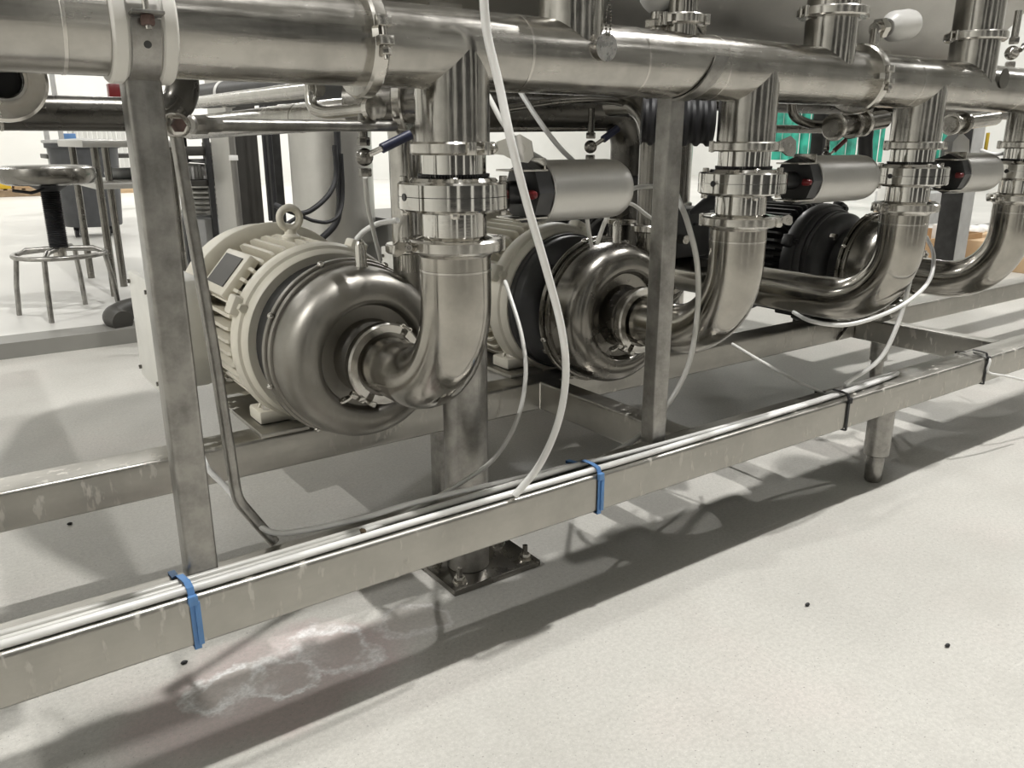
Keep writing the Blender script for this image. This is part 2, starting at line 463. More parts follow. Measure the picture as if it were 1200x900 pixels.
# ------------------------------------------------------------------ the skid frame
RZ0, RZ1 = 0.198, 0.271
RZC, RH = (RZ0 + RZ1) / 2, RZ1 - RZ0
YH, ZH, RP = 1.06, 0.964, 0.0543
EX, EY, EZ = Vector((1, 0, 0)), Vector((0, 1, 0)), Vector((0, 0, 1))
sk = thing('skid_frame', 'welded square tube steel frame that carries the pumps and the long header pipe', 'frame', (1.5, 1.3, 0))
mb = MB(); mb.rhs((-1.4, 1.04, RZC), (5.6, 1.04, RZC), 0.08, RH, 0.007, EY, EZ); mb.build('front_rail', M['rail'], sk)
mb = MB(); mb.rhs((-1.4, 1.564, RZC), (5.6, 1.564, RZC), 0.08, RH, 0.007, EY, EZ); mb.build('rear_rail', M['rail'], sk)
for xa in (1.192, 2.522, -0.6):
    mb = MB(); mb.rhs((xa, 1.078, RZC), (xa, 1.526, RZC), 0.055, RH - 0.001, 0.006, EX, EZ); mb.build('cross_beam', M['rail'], sk)
    mb = MB()
    for yy in (1.5235, 1.0805): mb.tube([(xa - 0.028, yy, RZ0 + 0.003), (xa - 0.028, yy, RZ1 - 0.003)], 0.0025, 6)
    mb.build('weld_bead', M['clamp'], sk)
mb = MB(); mb.rhs((0.226, 1.0615, RZ1 - 0.001), (0.226, 1.0615, 0.915), 0.040, 0.040, 0.006, EX, EY); mb.build('upright_post', M['post'], sk)
mb = MB(); mb.rhs((1.098, 1.0675, RZ1 - 0.001), (1.098, 1.0675, 0.915), 0.036, 0.036, 0.004, EX, EY); mb.build('upright_post', M['post'], sk)
for xl, yl in ((1.878, 1.04), (2.75, 1.566), (-0.75, 1.04), (4.4, 1.04), (-0.9, 1.566)):
    mb = MB(); mb.cyl((xl, yl, 0.072), (xl, yl, RZ0 + 0.001), 0.031, 24, c=0.003)
    lg = mb.build('leg', M['post'], sk)
    mb = MB(); mb.lathe([(0.017, 0.0), (0.021, 0.006), (0.0225, 0.055), (0.0225, 0.076)], (xl, yl, 0), EZ, 20); mb.build('leg_foot', M['post'], lg)
mb = MB(); mb.rhs((0.908, 1.562, 0), (0.908, 1.562, RZ0 + 0.001), 0.048, 0.048, 0.005, EX, EY); mb.build('leg', M['post'], sk)
# curved strap holding the header at the middle post
xs = 1.098
pr = []
for i in range(19):
    a = math.radians(262 - 96 * i / 18)   # under the pipe round its front to the top
    xx = xs + 0.052 * i / 18
    c_, s_ = -abs(math.cos(a)) if False else math.cos(a), math.sin(a)
    pr.append((xx, a))
vs, fs = [], []
for xx, a in pr:
    for rr in (RP + 0.0012, RP + 0.005):
        for dx in (-0.016, 0.016):
            vs.append((xx + dx, YH - rr * -math.cos(a) if False else YH + rr * math.cos(a), ZH + rr * math.sin(a)))
n_ = len(pr)
for i in range(n_ - 1):
    b0, b1 = i * 4, i * 4 + 4
    fs += [(b0, b0 + 1, b1 + 1, b1), (b0 + 2, b1 + 2, b1 + 3, b0 + 3), (b0, b1, b1 + 2, b0 + 2), (b0 + 1, b0 + 3, b1 + 3, b1 + 1)]
fs += [(0, 2, 3, 1), ((n_ - 1) * 4, (n_ - 1) * 4 + 1, (n_ - 1) * 4 + 3, (n_ - 1) * 4 + 2)]
mb = MB(); mb.add(vs, fs); mb.build('pipe_strap', M['post'], sk)
# mounting plates under the motor feet
for xa, ya in ((0.52, 1.60), (0.79, 1.60), (1.17, 1.66), (1.43, 1.66)):
    mb = MB(); mb.box((xa - 0.05, ya - 0.075, RZ1 - 0.001), (xa + 0.05, ya + 0.21, RZ1 + 0.009), 0.002); mb.build('mounting_plate', M['rail'], sk)
mb = MB(); mb.rhs((-0.93, 1.16, 1.19), (-0.93, 3.0, 1.19), 0.10, 0.10, 0.006, EX, EZ); mb.build('shadow_beam', M['rail'], sk)  # unseen beam added to cast the shadow band on the left floor
# triangular gusset on the rear rail
mb = MB(); mb.prism([(2.40, 1.521, 0.205), (2.49, 1.521, 0.205), (2.49, 1.521, 0.268)], (0, -0.006, 0)); mb.build('gusset', M['rail'], sk)

# pipe stand bolted to the floor
ps = thing('pipe_stand', 'round steel pipe stand with anchored square base plate behind the front rail', 'stand', (0.788, 1.262, 0))
mb = MB(); mb.cyl((0.784, 1.262, 0.012), (0.784, 1.262, 0.655), 0.0430, 36, c=0.003); mb.build('pole', M['post'], ps)
mb = MB(); mb.tube([(0.775, 1.25, 0.63), (0.672, 1.105, 0.63)], 0.012, 14); mb.build('support_arm', M['post'], ps)
mb = MB(); mb.box((0.705, 1.185, 0.0), (0.912, 1.325, 0.013), 0.002); mb.build('base_plate', M['pipe_dk'], ps)
for ax, ay in ((0.73, 1.207), (0.888, 1.207), (0.73, 1.305), (0.888, 1.305)):
    mb = MB(); mb.cyl((ax, ay, 0.012), (ax, ay, 0.045), 0.0055, 10)
    ab = mb.build('anchor_bolt', M['pipe_dk'], ps)
    mb = MB(); mb.lathe([(0.006, 0), (0.015, 0), (0.015, 0.003), (0.006, 0.003)], (ax, ay, 0.013), EZ, 16); mb.hexn((ax, ay, 0.016), EZ, 0.011, 0.011); mb.build('nut', M['clamp'], ab)

# ------------------------------------------------------------------ the header pipe: three clamped spools
PX_ = [0.645, 1.297, 1.893, 2.45]          # the four drops
UPS = {1: [(0.863, 0.0505), (1.108, 0.0255), (1.53, 0.0505)], 2: [(2.10, 0.0540)]}
CL = [0.505, 1.64]
spools = [(-1.6, CL[0] - 0.001), (CL[0] + 0.001, CL[1] - 0.001), (CL[1] + 0.001, 5.4)]
labs = ['left length of the thick header pipe, held by the white lined clamp on the post',
        'middle length of the thick header pipe with two drop branches between the two bolted clamps',
        'right length of the thick header pipe receding past the dark bolted clamp']
beads = [[0.148], [0.753, 0.985, 1.178], [1.808, 2.28]]
for i, (a, b) in enumerate(spools):
    t = thing('header_pipe', labs[i], 'pipe', ((a + b) / 2, YH, ZH), 'header pipe lengths')
    mb = MB(); mb.lathe([(RP, 0), (RP, b - a)], (a, YH, ZH), EX, 72); mb.build('tube', M['pipe_x'], t)
    for xe in (a, b):
        if 0 < xe < 3:
            mb = MB(); s_ = 1 if xe == a else -1
            mb.lathe([(RP, 0), (RP + 0.009, 0), (RP + 0.009, 0.003 * s_), (RP + 0.001, 0.008 * s_)], (xe, YH, ZH), EX, 60); mb.build('ferrule', M['clamp'], t)
    for xb in beads[i]:
        mb = MB(); mb.band((xb, YH, ZH), EX, RP - 0.001, RP + 0.0005, -0.0022, 0.0022, 60, c=0.0004); mb.build('weld_bead', M['clamp'], t)
    for k, xp in enumerate(PX_):
        if a < xp < b:
            mb = MB(); mb.lathe([(RP * 0.999, -0.128), (RP * 0.999, -0.0)], (xp, YH, ZH), EZ, 72, close=False)
            mb.lathe([(RP, 0), (0.0625, 0), (0.0625, 0.003), (RP, 0.008)], (xp, YH, 0.829), EZ, 60)
            mb.build('drop_branch', M['pipe_z'], t)
    for xu, ru in UPS.get(i, []):
        mb = MB(); hh = 0.118 if ru > 0.03 else 0.075
        mb.lathe([(ru, 0), (ru, hh)], (xu, YH, ZH), EZ, 64, close=False); mb.build('riser_branch', M['pipe_z'], t)

# ------------------------------------------------------------------ clamps
def clamp(name, label, o, d, r0, r1, h, split, group, wing=True, mat='clamp', hinge=True, wing_len=0.045, wing_mat=None):
    """two half bands round an axis d, joined by a hinge at one side and a swing bolt with nut at the other"""
    o, d = Vector(o), Vector(d).normalized()
    t = thing(name, label, 'clamp', o, group)
    u, w_ = perp(d)
    for k in range(2):
        mb = MB(); mb.band(o, d, r0, r1, -h / 2, h / 2, 28, split + k * PI + 0.10, split + (k + 1) * PI - 0.10, c=h * 0.16)
        mb.build('half_band', M[mat], t)
    def dirv(a): return u * math.cos(a) + w_ * math.sin(a)
    def tang(a): return -u * math.sin(a) + w_ * math.cos(a)
    if hinge:
        a = split + PI
        p = o + dirv(a) * (r1 - 0.001); tg = tang(a)
        mb = MB()
        for s_ in (-1, 1):
            q = p + tg * (0.008 * s_)
            mb.cyl(q - d * (h * 0.55), q + d * (h * 0.55), 0.0045, 12)
        for s_ in (-1, 1):
            q = p + d * (h * 0.42 * s_)
            mb.tube([q - tg * 0.010, q + tg * 0.010], 0.0036, 8)
        mb.build('hinge', M['clamp'], t)
    p = o + dirv(split) * (r1 + 0.001); tg = tang(split)
    mb = MB()
    mb.box((-0.005, -0.007, -h * 0.5), (0.005, 0.007, h * 0.5), 0.0015)
    mb.v = [p - tg * 0.012 + dirv(split) * v.x + tg * v.y + d * v.z for v in mb.v]
    k0 = len(mb.v)
    mb.box((-0.005, -0.006, -h * 0.5), (0.007, 0.006, h * 0.5), 0.0015)
    for i in range(k0, len(mb.v)):
        v = mb.v[i]; mb.v[i] = p + tg * 0.012 + dirv(split) * v.x + tg * v.y + d * v.z
    mb.build('lug', M['clamp'], t)
    mb = MB(); mb.cyl(p - tg * 0.016, p + tg * 0.034, 0.0034, 10); mb.build('swing_bolt', M['clamp'], t)
    if wing:
        q = p + tg * 0.022
        mb = MB(); mb.lathe([(0.0075, 0), (0.0075, 0.008), (0.005, 0.012)], q, tg, 14)
        e = (dirv(split) * 0.75 + tg * 0.66).normalized(); k_ = wing_len / 0.045
        nn = e.cross(d).normalized()
        poly = [(0.0, -0.006), (0.012, -0.007), (0.026, -0.014), (0.040, -0.015), (0.046, -0.008), (0.043, 0.008), (0.030, 0.015), (0.016, 0.011), (0.004, 0.007)]
        mb.prism([q + tg * 0.004 + e * (x_ * k_) + d * (y_ * k_) - nn * 0.002 for x_, y_ in poly], nn * 0.004)
        hq = q + tg * 0.004 + e * (0.030 * k_) - nn * 0.0026
        mb.lathe([(0.003 * k_, 0), (0.0062 * k_, 0), (0.0062 * k_, 0.0052), (0.003 * k_, 0.0052), (0.003 * k_, 0)], hq, nn, 14, close=False)
        mb.build('wing_nut', M[wing_mat or 'clamp'], t)
    else:
        mb = MB(); mb.hexn(p + tg * 0.020, tg, 0.0075, 0.009); mb.build('hex_nut', M['clamp'], t)
    return t
GC = 'pipe clamps'
def ang(d, v):   # angle in the perp frame of d for a world direction v
    u, w_ = perp(Vector(d)); v = Vector(v)
    return math.atan2(v.dot(w_), v.dot(u))
clamp('pipe_clamp', 'large two bolt clamp closing the header pipe left of the first drop', (CL[0], YH, ZH), EX, RP, 0.0695, 0.021, ang(EX, (0, -1, 0.12)), GC, wing=False)
clamp('pipe_clamp', 'large dark seamed clamp on the header pipe above the red lever, with hanging bolt', (CL[1], YH, ZH), EX, RP, 0.0695, 0.021, ang(EX, (0, -1, 0.05)), GC, wing=False)

# white lined support clamp on the left post
sc = thing('support_clamp', 'wide off-white lined clamp with steel strap tying the header pipe to the left post', 'clamp', (0.226, YH, ZH))
for dx in (-0.0255, 0.0255):
    mb = MB(); mb.band((0.226 + dx, YH, ZH), EX, RP, RP + 0.0075, -0.0085, 0.0085, 60, c=0.0025); mb.build('liner', M['liner'], sc)
mb = MB(); mb.band((0.226, YH, ZH), EX, RP, RP + 0.004, -0.019, 0.019, 60); mb.build('liner_web', M['liner'], sc)
a0 = ang(EX, (0, -1, 0.55)); a1 = a0 + 2 * PI - 0.9
u_, w2 = perp(EX)
lo_a = ang(EX, (0, -1, 0.5)); sgn = 1
mb = MB(); mb.band((0.226, YH, ZH), EX, RP + 0.0042, RP + 0.007, -0.0155, 0.0155, 60, ang(EX, (0, -1, 0.03)), ang(EX, (0, -1, 0.03)) + 2 * PI - 0.5, c=0.0005)
mb.build('strap', M['post'], sc)
dv = Vector((0, -1, 0.09)).normalized(); tv = Vector((0, 0.09, 1)).normalized()
for k, off in enumerate((0.0, 0.026)):
    mb = MB(); c0 = Vector((0.226, YH, ZH)) + dv * (RP + 0.012) + tv * off
    mb.box((-0.0165, -0.007, -0.0018), (0.0165, 0.012, 0.0018), 0.0006)
    mb.v = [c0 + EX * v.x + dv * v.y + tv * v.z for v in mb.v]; mb.build('strap_ear', M['post'], sc)
mb = MB(); c0 = Vector((0.226, YH, ZH)) + dv * (RP + 0.014); mb.cyl(c0 - tv * 0.016, c0 + tv * 0.045, 0.0035, 12); mb.build('bolt', M['clamp'], sc)
mb = MB(); mb.hexn(c0 - tv * 0.012, tv, 0.0075, 0.010); mb.build('nut', M['rust'], sc, label='rusty hexagon nut')
pv = Vector((0, -1, -0.42)).normalized()
mb = MB(); c1 = Vector((0.226, YH, ZH)) + pv * (RP + 0.0062); mb.cyl(c1, c1 + pv * 0.0012, 0.0042, 12); mb.build('strap_hole', M['blackp'], sc)

# ------------------------------------------------------------------ valve stacks below the header
ordn = ['first', 'second', 'third', 'fourth']
where = ['of the drop nearest the left post', 'of the drop right of the middle post', 'of the drop beside the cardboard', 'of the drop at the right edge']
RS = 0.0485
for i, xp in enumerate(PX_):
    c = Vector((xp, YH, 0))
    aw = ang(EZ, [(0.03, -1, 0), (0.75, -0.66, 0), (0.8, -0.6, 0), (0.5, -0.8, 0)][i])
    clamp('pipe_clamp', 'thin polished clamp above the valve %s' % where[i], c + EZ * 0.8295, EZ, RS + 0.004, 0.0635, 0.018, aw, GC, wing=(i != 2), wing_len=0.058)
    v = thing('butterfly_valve', 'mirror polished bolted butterfly valve %s' % where[i], 'valve', c + EZ * 0.76, 'butterfly valves')
    mb = MB(); mb.lathe([(0.0625, 0.829), (0.0625, 0.826), (RS, 0.820), (RS, 0.790), (0.052, 0.789)], c, EZ, 64); mb.build('upper_neck', M['valve'], v)
    mb = MB()
    for k in range(72):
        a = 2 * PI * k / 72
        p = c + Vector((math.cos(a), math.sin(a), 0)) * 0.0515 + EZ * 0.7915
        mb.box(p - Vector((0.0013, 0.0013, 0.0022)), p + Vector((0.0013, 0.0013, 0.0022)))
    mb.build('serrated_ring', M['blackp'], v, kind='stuff')
    mb = MB(); mb.lathe([(0.050, 0.789), (0.062, 0.788), (0.066, 0.7835), (0.0800, 0.7830), (0.0835, 0.7800), (0.0835, 0.7632)], c, EZ, 14 * 5); mb.build('upper_body', M['valve'], v)
    mb = MB(); mb.lathe([(0.0835, 0.7622), (0.0835, 0.7450), (0.0800, 0.7420), (0.066, 0.7415), (0.058, 0.7375), (0.050, 0.7370)], c, EZ, 14 * 5); mb.build('lower_body', M['valve'], v)
    for k in range(4):
        a = PI / 4 + k * PI / 2 + 0.25
        p = c + Vector((math.cos(a), math.sin(a), 0)) * 0.0735
        mb = MB(); mb.cyl(p + EZ * 0.7826, p + EZ * 0.7905, 0.0062, 14, c=0.001); mb.build('body_bolt', M['clamp'], v)
        mb = MB(); mb.hexn(p + EZ * 0.7335, EZ, 0.0065, 0.009); mb.build('body_nut', M['clamp'], v)
    mb = MB(); mb.lathe([(RS, 0.7372), (RS, 0.704), (0.0635, 0.698), (0.0635, 0.6915)], c, EZ, 64); mb.build('lower_neck', M['valve'], v)
    # dark stem boss on the left
    pb = c + Vector((-0.083, 0.0, 0.7625))
    mb = MB(); mb.cyl(pb + EX * 0.004, pb - EX * 0.0015, 0.0055, 14); mb.build('stem_plug', M['blackp'], v)
    aw2 = ang(EZ, [(-0.80, 0.30, 0), (0.60, -0.8, 0), (-0.7, 0.3, 0), (-0.7, 0.3, 0)][i])
    clamp('pipe_clamp', 'thin polished clamp between valve and elbow %s' % where[i], c + EZ * 0.6905, EZ, RP, 0.0735, 0.0195, aw2, GC, wing=True, wing_len=0.032, wing_mat='clamp')

# pneumatic actuators lying to the right of the first three valves
aw_ = ['with black end bracket over the second pump', 'in front of the green curtain', 'over the dark post and the cardboard']
for i, (xa, xb) in enumerate(((0.800, 0.975), (1.487, 1.705), (2.085, 2.262))):
    ra = 0.0485
    a = thing('valve_actuator', 'smooth satin steel cylinder actuator %s' % aw_[i], 'actuator', (xa, YH, 0.7625), 'valve actuators')
    c = Vector((0, YH + 0.0, 0.7625))
    mb = MB(); mb.lathe([(ra - 0.002, xa), (ra, xa + 0.002), (ra, xb - 0.03), (ra * 0.97, xb - 0.014), (ra * 0.86, xb - 0.004), (ra * 0.7, xb), (0.0001, xb + 0.001)], c, EX, 56)
    mb.build('cylinder', M['tank'], a)
    mb = MB(); mb.lathe([(ra * 0.62, xa - 0.034), (ra * 0.98, xa - 0.030), (ra * 0.98, xa - 0.001)], c, EX, 8); mb.build('end_cap', M['blackp'], a)
    mb = MB(); mb.cyl(c + EX * (xa - 0.075), c + EX * (xa - 0.034), 0.018, 20); mb.build('stem', M['blackp'], a)
    mb = MB(); p = c + Vector((xa - 0.040, -0.030, -0.002)); mb.lathe([(0.0065, 0), (0.007, 0.010), (0.005, 0.016), (0.001, 0.018)], p, (0.2, -1, 0), 14); mb.build('indicator', M['red'], a, label='red position indicator')
    mb = MB(); mb.box(c + Vector((xa - 0.066, -0.034, 0.0325)), c + Vector((xa - 0.004, 0.02, 0.0355)), 0.0006)
    mb.box(c + Vector((xa - 0.012, -0.034, 0.0335)), c + Vector((xa - 0.009, 0.02, 0.052)), 0.0005); mb.build('bracket', M['clamp'], a)
    mb = MB(); mb.box(c + Vector((xa - 0.066, -0.034, -0.0395)), c + Vector((xa - 0.004, 0.02, -0.0365)), 0.0006); mb.build('bracket', M['clamp'], a)

# elbows from the valves to the pump inlets
RB = 0.160
PZ = 0.446
ends = [1.318, 1.318, 1.80, 1.318]
for i, xp in enumerate(PX_):
    e = thing('suction_elbow', 'dull elbow pipe %s' % where[i].replace('of the drop', 'under the drop'), 'pipe', (xp, YH, PZ), 'suction elbows')
    pts = [Vector((xp, YH, 0.684)), Vector((xp, YH, PZ + RB))] if 0.684 > PZ + RB else [Vector((xp, YH, 0.684))]
    pts += arc((xp, YH + RB, PZ + RB), -EY, -EZ, RB, 0, PI / 2, 24)[1:] + [Vector((xp, ends[i], PZ))]
    mb = MB(); mb.tube(pts, RP, 64); mb.build('tube', M['pipe_d'], e)
    mb = MB(); mb.lathe([(RP, -0.012), (0.0635, -0.004), (0.0635, 0.002)], (xp, YH, 0.6855), EZ, 56)
    mb.build('ferrule', M['clamp'], e)
    for q, d in ((Vector((xp, YH, 0.652)), EZ),):
        mb = MB(); mb.band(q, d, RP - 0.001, RP + 0.0007, -0.002, 0.002, 56, c=0.0005); mb.build('weld_bead', M['clamp'], e)

# ------------------------------------------------------------------ pumps
def pump(xp, yo, label, mat, adapter):
    """yo is where the inlet pipe ends"""
    t = thing('centrifugal_pump', label, 'pump', (xp, yo + 0.09, PZ), 'centrifugal pumps')
    o = Vector((xp, yo, PZ))
    mb = MB(); mb.lathe([(0.0635, 0.0), (0.0635, 0.004), (0.0595, 0.008), (0.0595, 0.018), (0.064, 0.021), (0.0685, 0.024), (0.0695, 0.028), (0.0695, 0.060), (0.073, 0.066)], o, EY, 56); mb.build('inlet_neck', M[mat], t)
    prof = [(0.06, 0.066), (0.098, 0.064), (0.1005, 0.060)]
    prof += [(0.1015, 0.052), (0.104, 0.046), (0.108, 0.043), (0.114, 0.0415), (0.125, 0.042), (0.135, 0.0445), (0.144, 0.049), (0.152, 0.0555), (0.159, 0.065), (0.1635, 0.077), (0.1655, 0.090), (0.1665, 0.104), (0.1665, 0.128)]
    mb = MB(); mb.lathe(prof, o, EY, 88); mb.build('volute_casing', M[mat], t)
    mb = MB(); mb.lathe([(0.166, 0.128), (0.171, 0.129), (0.1725, 0.132), (0.1725, 0.139), (0.169, 0.140), (0.169, 0.143), (0.1765, 0.144), (0.1775, 0.147), (0.1775, 0.154), (0.176, 0.156)], o, EY, 88); mb.build('rear_flange', M[mat], t)
    for k in range(8):
        a = 2 * PI * k / 8 + 0.3
        p = o + Vector((math.cos(a) * 0.1765, 0.147, math.sin(a) * 0.1765))
        mb = MB(); mb.ball(p, 0.0065, 10, (1, 1.3, 1)); mb.build('flange_stud', M['clamp'], t)
    # lifting stub on top
    p = o + Vector((0.012, 0.105, 0.160))
    mb = MB(); mb.lathe([(0.013, -0.006), (0.013, 0.006), (0.011, 0.012), (0.011, 0.040), (0.009, 0.050), (0.004, 0.056), (0.0001, 0.057)], p, EZ, 20); mb.build('air_plug', M['clamp'], t)
    # outlet rising from the right hand side
    mb = MB(); mb.lathe([(0.034, 0.0), (0.034, 0.19)], o + Vector((0.115, 0.10, 0.0)), EZ, 40); mb.build('outlet_neck', M[mat], t)
    if adapter:
        mb = MB(); mb.lathe([(0.130, 0.154), (0.128, 0.20), (0.128, 0.215)], o, EY, 60); mb.build('adapter_band', M['charc'], t)
        mb = MB(); mb.lathe([(0.125, 0.215), (0.15, 0.228), (0.165, 0.245), (0.168, 0.25), (0.168, 0.27), (0.172, 0.272), (0.172, 0.287)], o, EY, 60); mb.build('adapter_frame', M['blackp'], t)
        for k in range(4):
            a = PI / 4 + k * PI / 2
            p = o + Vector((math.cos(a) * 0.142, 0.212, math.sin(a) * 0.142))
            mb = MB(); mb.hexn(p, EY, 0.012, 0.02); mb.build('adapter_bolt', M['clamp'], t)
        for k in range(9):
            a = PI + 0.05 + k * 0.055
            p = o + Vector((math.cos(a) * 0.1285, 0.185, math.sin(a) * 0.1285))
            rr = Matrix.Rotation(-(a), 3, 'Y')
            mb = MB(); mb.box(p - Vector((0.002, 0.019, 0.002)), p + Vector((0.002, 0.019, 0.002)), rot=rr); mb.build('vent_slot', M['rubber'], t)
    else:
        mb = MB(); mb.lathe([(0.158, 0.154), (0.160, 0.160), (0.160, 0.238)], o, EY, 60); mb.build('seal_plate', M['charc'], t)
    return t
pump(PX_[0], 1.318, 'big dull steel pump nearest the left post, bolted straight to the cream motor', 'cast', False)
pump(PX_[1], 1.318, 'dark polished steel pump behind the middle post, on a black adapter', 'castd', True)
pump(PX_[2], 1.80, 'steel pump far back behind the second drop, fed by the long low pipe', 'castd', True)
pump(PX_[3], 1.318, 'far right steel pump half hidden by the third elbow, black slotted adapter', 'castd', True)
for i, y in enumerate(ends):
    wv = ['first pump, with a loose wing nut at lower left', 'second pump behind the middle post', 'hidden third pump', 'fourth pump at the right']
    clamp('pipe_clamp', 'clamp round the inlet of the %s' % wv[i], (PX_[i], y - 0.001, PZ), EY, RP + 0.006, 0.0765, 0.021, ang(EY, (-0.55, 0, -0.83)), GC, wing=True, wing_len=0.03)

# ------------------------------------------------------------------ motors
def motor(xp, ym, label, mat, plate=True, jbox=True):
    """axis along y, front face at ym"""
    t = thing('electric_motor', label, 'motor', (xp, ym, PZ), 'electric motors')
    o = Vector((xp, ym, PZ)); mm = M[mat]
    mb = MB(); mb.lathe([(0.150, 0.0), (0.176, 0.0), (0.180, 0.004), (0.184, 0.018), (0.190, 0.020), (0.194, 0.028), (0.195, 0.050), (0.188, 0.066), (0.168, 0.078), (0.14, 0.082)], o, EY, 72)
    eb = mb.build('front_bell', mm, t)
    for k in range(4):
        a = PI / 4 + k * PI / 2 + 0.35
        p = o + Vector((math.cos(a) * 0.191, 0.0, math.sin(a) * 0.191))
        mb = MB(); mb.box(p + Vector((-0.02, 0.026, -0.02)), p + Vector((0.02, 0.064, 0.02)), 0.006, rot=Matrix.Rotation(-a, 3, 'Y'))
        mb.hexn(p + Vector((0, 0.014, 0)), EY, 0.010, 0.014)
        mb.build('bell_lug', mm, t)
    mb = MB(); mb.lathe([(0.150, 0.070), (0.150, 0.345)], o, EY, 64); mb.build('stator_frame', mm, t)
    fm = None
    nf = 44
    for k in range(nf):
        a = 2 * PI * k / nf
        if abs(a - PI * 1.5) < 0.35: continue
        if fm is None:
            mb = MB()
            prof = [(0.146, 0.084), (0.186, 0.096), (0.190, 0.105), (0.190, 0.285), (0.184, 0.312), (0.146, 0.318)]
            mb.prism([Vector((r, y, -0.0035)) for r, y in prof], (0, 0, 0.007))
            fm = MB(); fm.v, fm.f = [v + o for v in mb.v], mb.f
            f0 = fm.build('cooling_fin', mm, t, smooth=False); fo = f0
        else:
            fo = f0.copy(); COL.objects.link(fo); fo.parent = t
        fo.rotation_euler = (0, -a, 0)
    # fan cover: open lipped drum behind the fins
    mb = MB(); mb.lathe([(0.185, 0.322), (0.207, 0.322), (0.212, 0.325), (0.213, 0.331), (0.211, 0.345), (0.206, 0.336), (0.202, 0.43), (0.192, 0.452), (0.15, 0.465), (0.0001, 0.467)], o, EY, 72)
    mb.build('fan_cover', mm, t)
    # eye bolt
    p = o + Vector((-0.004, 0.185, 0.186))
    mb = MB(); mb.lathe([(0.020, -0.006), (0.020, 0.008), (0.013, 0.014), (0.012, 0.024)], p, EZ, 20)
    ring = arc(p + EZ * 0.047, EX, EZ, 0.0225, 0, 2 * PI, 28)
    mb.tube(ring, 0.0082, 12, caps=False)
    mb.build('eye_bolt', mm, t)
    # feet
    for s_ in (-1, 1):
        for dy in (0.055, 0.30):
            fx = xp + s_ * 0.125
            mb = MB(); mb.box((fx - 0.034, ym + dy - 0.035, 0.281), (fx + 0.034, ym + dy + 0.035, 0.309), 0.005)
            mb.prism([(fx - s_ * 0.03, ym + dy - 0.004, 0.305), (fx + s_ * 0.028, ym + dy - 0.004, 0.305), (fx - s_ * 0.012, ym + dy - 0.004, 0.375), (fx - s_ * 0.06, ym + dy - 0.004, 0.375)], (0, 0.008, 0))
            ft = mb.build('foot', mm, t)
            mb = MB(); mb.hexn((fx + s_ * 0.012, ym + dy - 0.018, 0.309), EZ, 0.013, 0.012); mb.cyl((fx + s_ * 0.012, ym + dy - 0.018, 0.315), (fx + s_ * 0.012, ym + dy - 0.018, 0.333), 0.006, 10)
            mb.build('foot_bolt', M['clamp'], ft)
    if jbox:
        bx0, bx1, by0, by1, bz0, bz1 = xp - 0.298, xp - 0.185, ym + 0.225, ym + 0.42, 0.322, 0.560
        mb = MB(); mb.box((bx0 + 0.012, by0, bz0), (bx1, by1, bz1), 0.014); jb = mb.build('junction_box', M['white'], t)
        mb = MB(); mb.box((bx0 - 0.002, by0 - 0.004, bz0 - 0.004), (bx0 + 0.012, by1 + 0.004, bz1 + 0.004), 0.004); mb.build('box_lid', M['white'], jb)
        for sy, sz in ((by0 + 0.012, bz0 + 0.02), (by1 - 0.012, bz0 + 0.02), (by0 + 0.012, bz1 - 0.02), (by1 - 0.012, bz1 - 0.02)):
            mb = MB(); mb.hexn((bx0 - 0.002, sy, sz), -EX, 0.005, 0.006); mb.build('lid_screw', M['pipe_dk'], jb)
        mb = MB(); mb.cyl((bx1 - 0.01, by0 + 0.08, 0.445), (xp - 0.145, by0 + 0.08, 0.445), 0.05, 24); mb.build('box_neck', mm, jb)
    if plate:
        a = PI * 0.77
        p = o + Vector((math.cos(a) * 0.186, 0.19, math.sin(a) * 0.186))
        mb = MB(); mb.box(p + Vector((-0.016, -0.075, -0.052)), p + Vector((0.009, 0.075, 0.052)), 0.005, rot=Matrix.Rotation(-(a - PI), 3, 'Y')); npd = mb.build('name_plate_pad', mm, t)
        mb = MB(); mb.box(p + Vector((-0.0175, -0.055, -0.036)), p + Vector((-0.0155, 0.055, 0.036)), 0.0, rot=Matrix.Rotation(-(a - PI), 3, 'Y'), piv=p); mb.build('name_plate', M['grey'], npd, label='grey name plate')
    return t
motor(PX_[0], 1.556, 'cream finned motor with lifting eye and side box, nearest the left post', 'cream')
motor(PX_[1], 1.605, 'cream finned motor mostly hidden behind the first valve', 'cream', plate=False)
motor(PX_[2], 2.087, 'black finned motor far back, above the long low pipe', 'blackp', plate=False)
motor(PX_[3], 1.605, 'black finned motor on the far right behind the third elbow', 'blackp', plate=False, jbox=False)

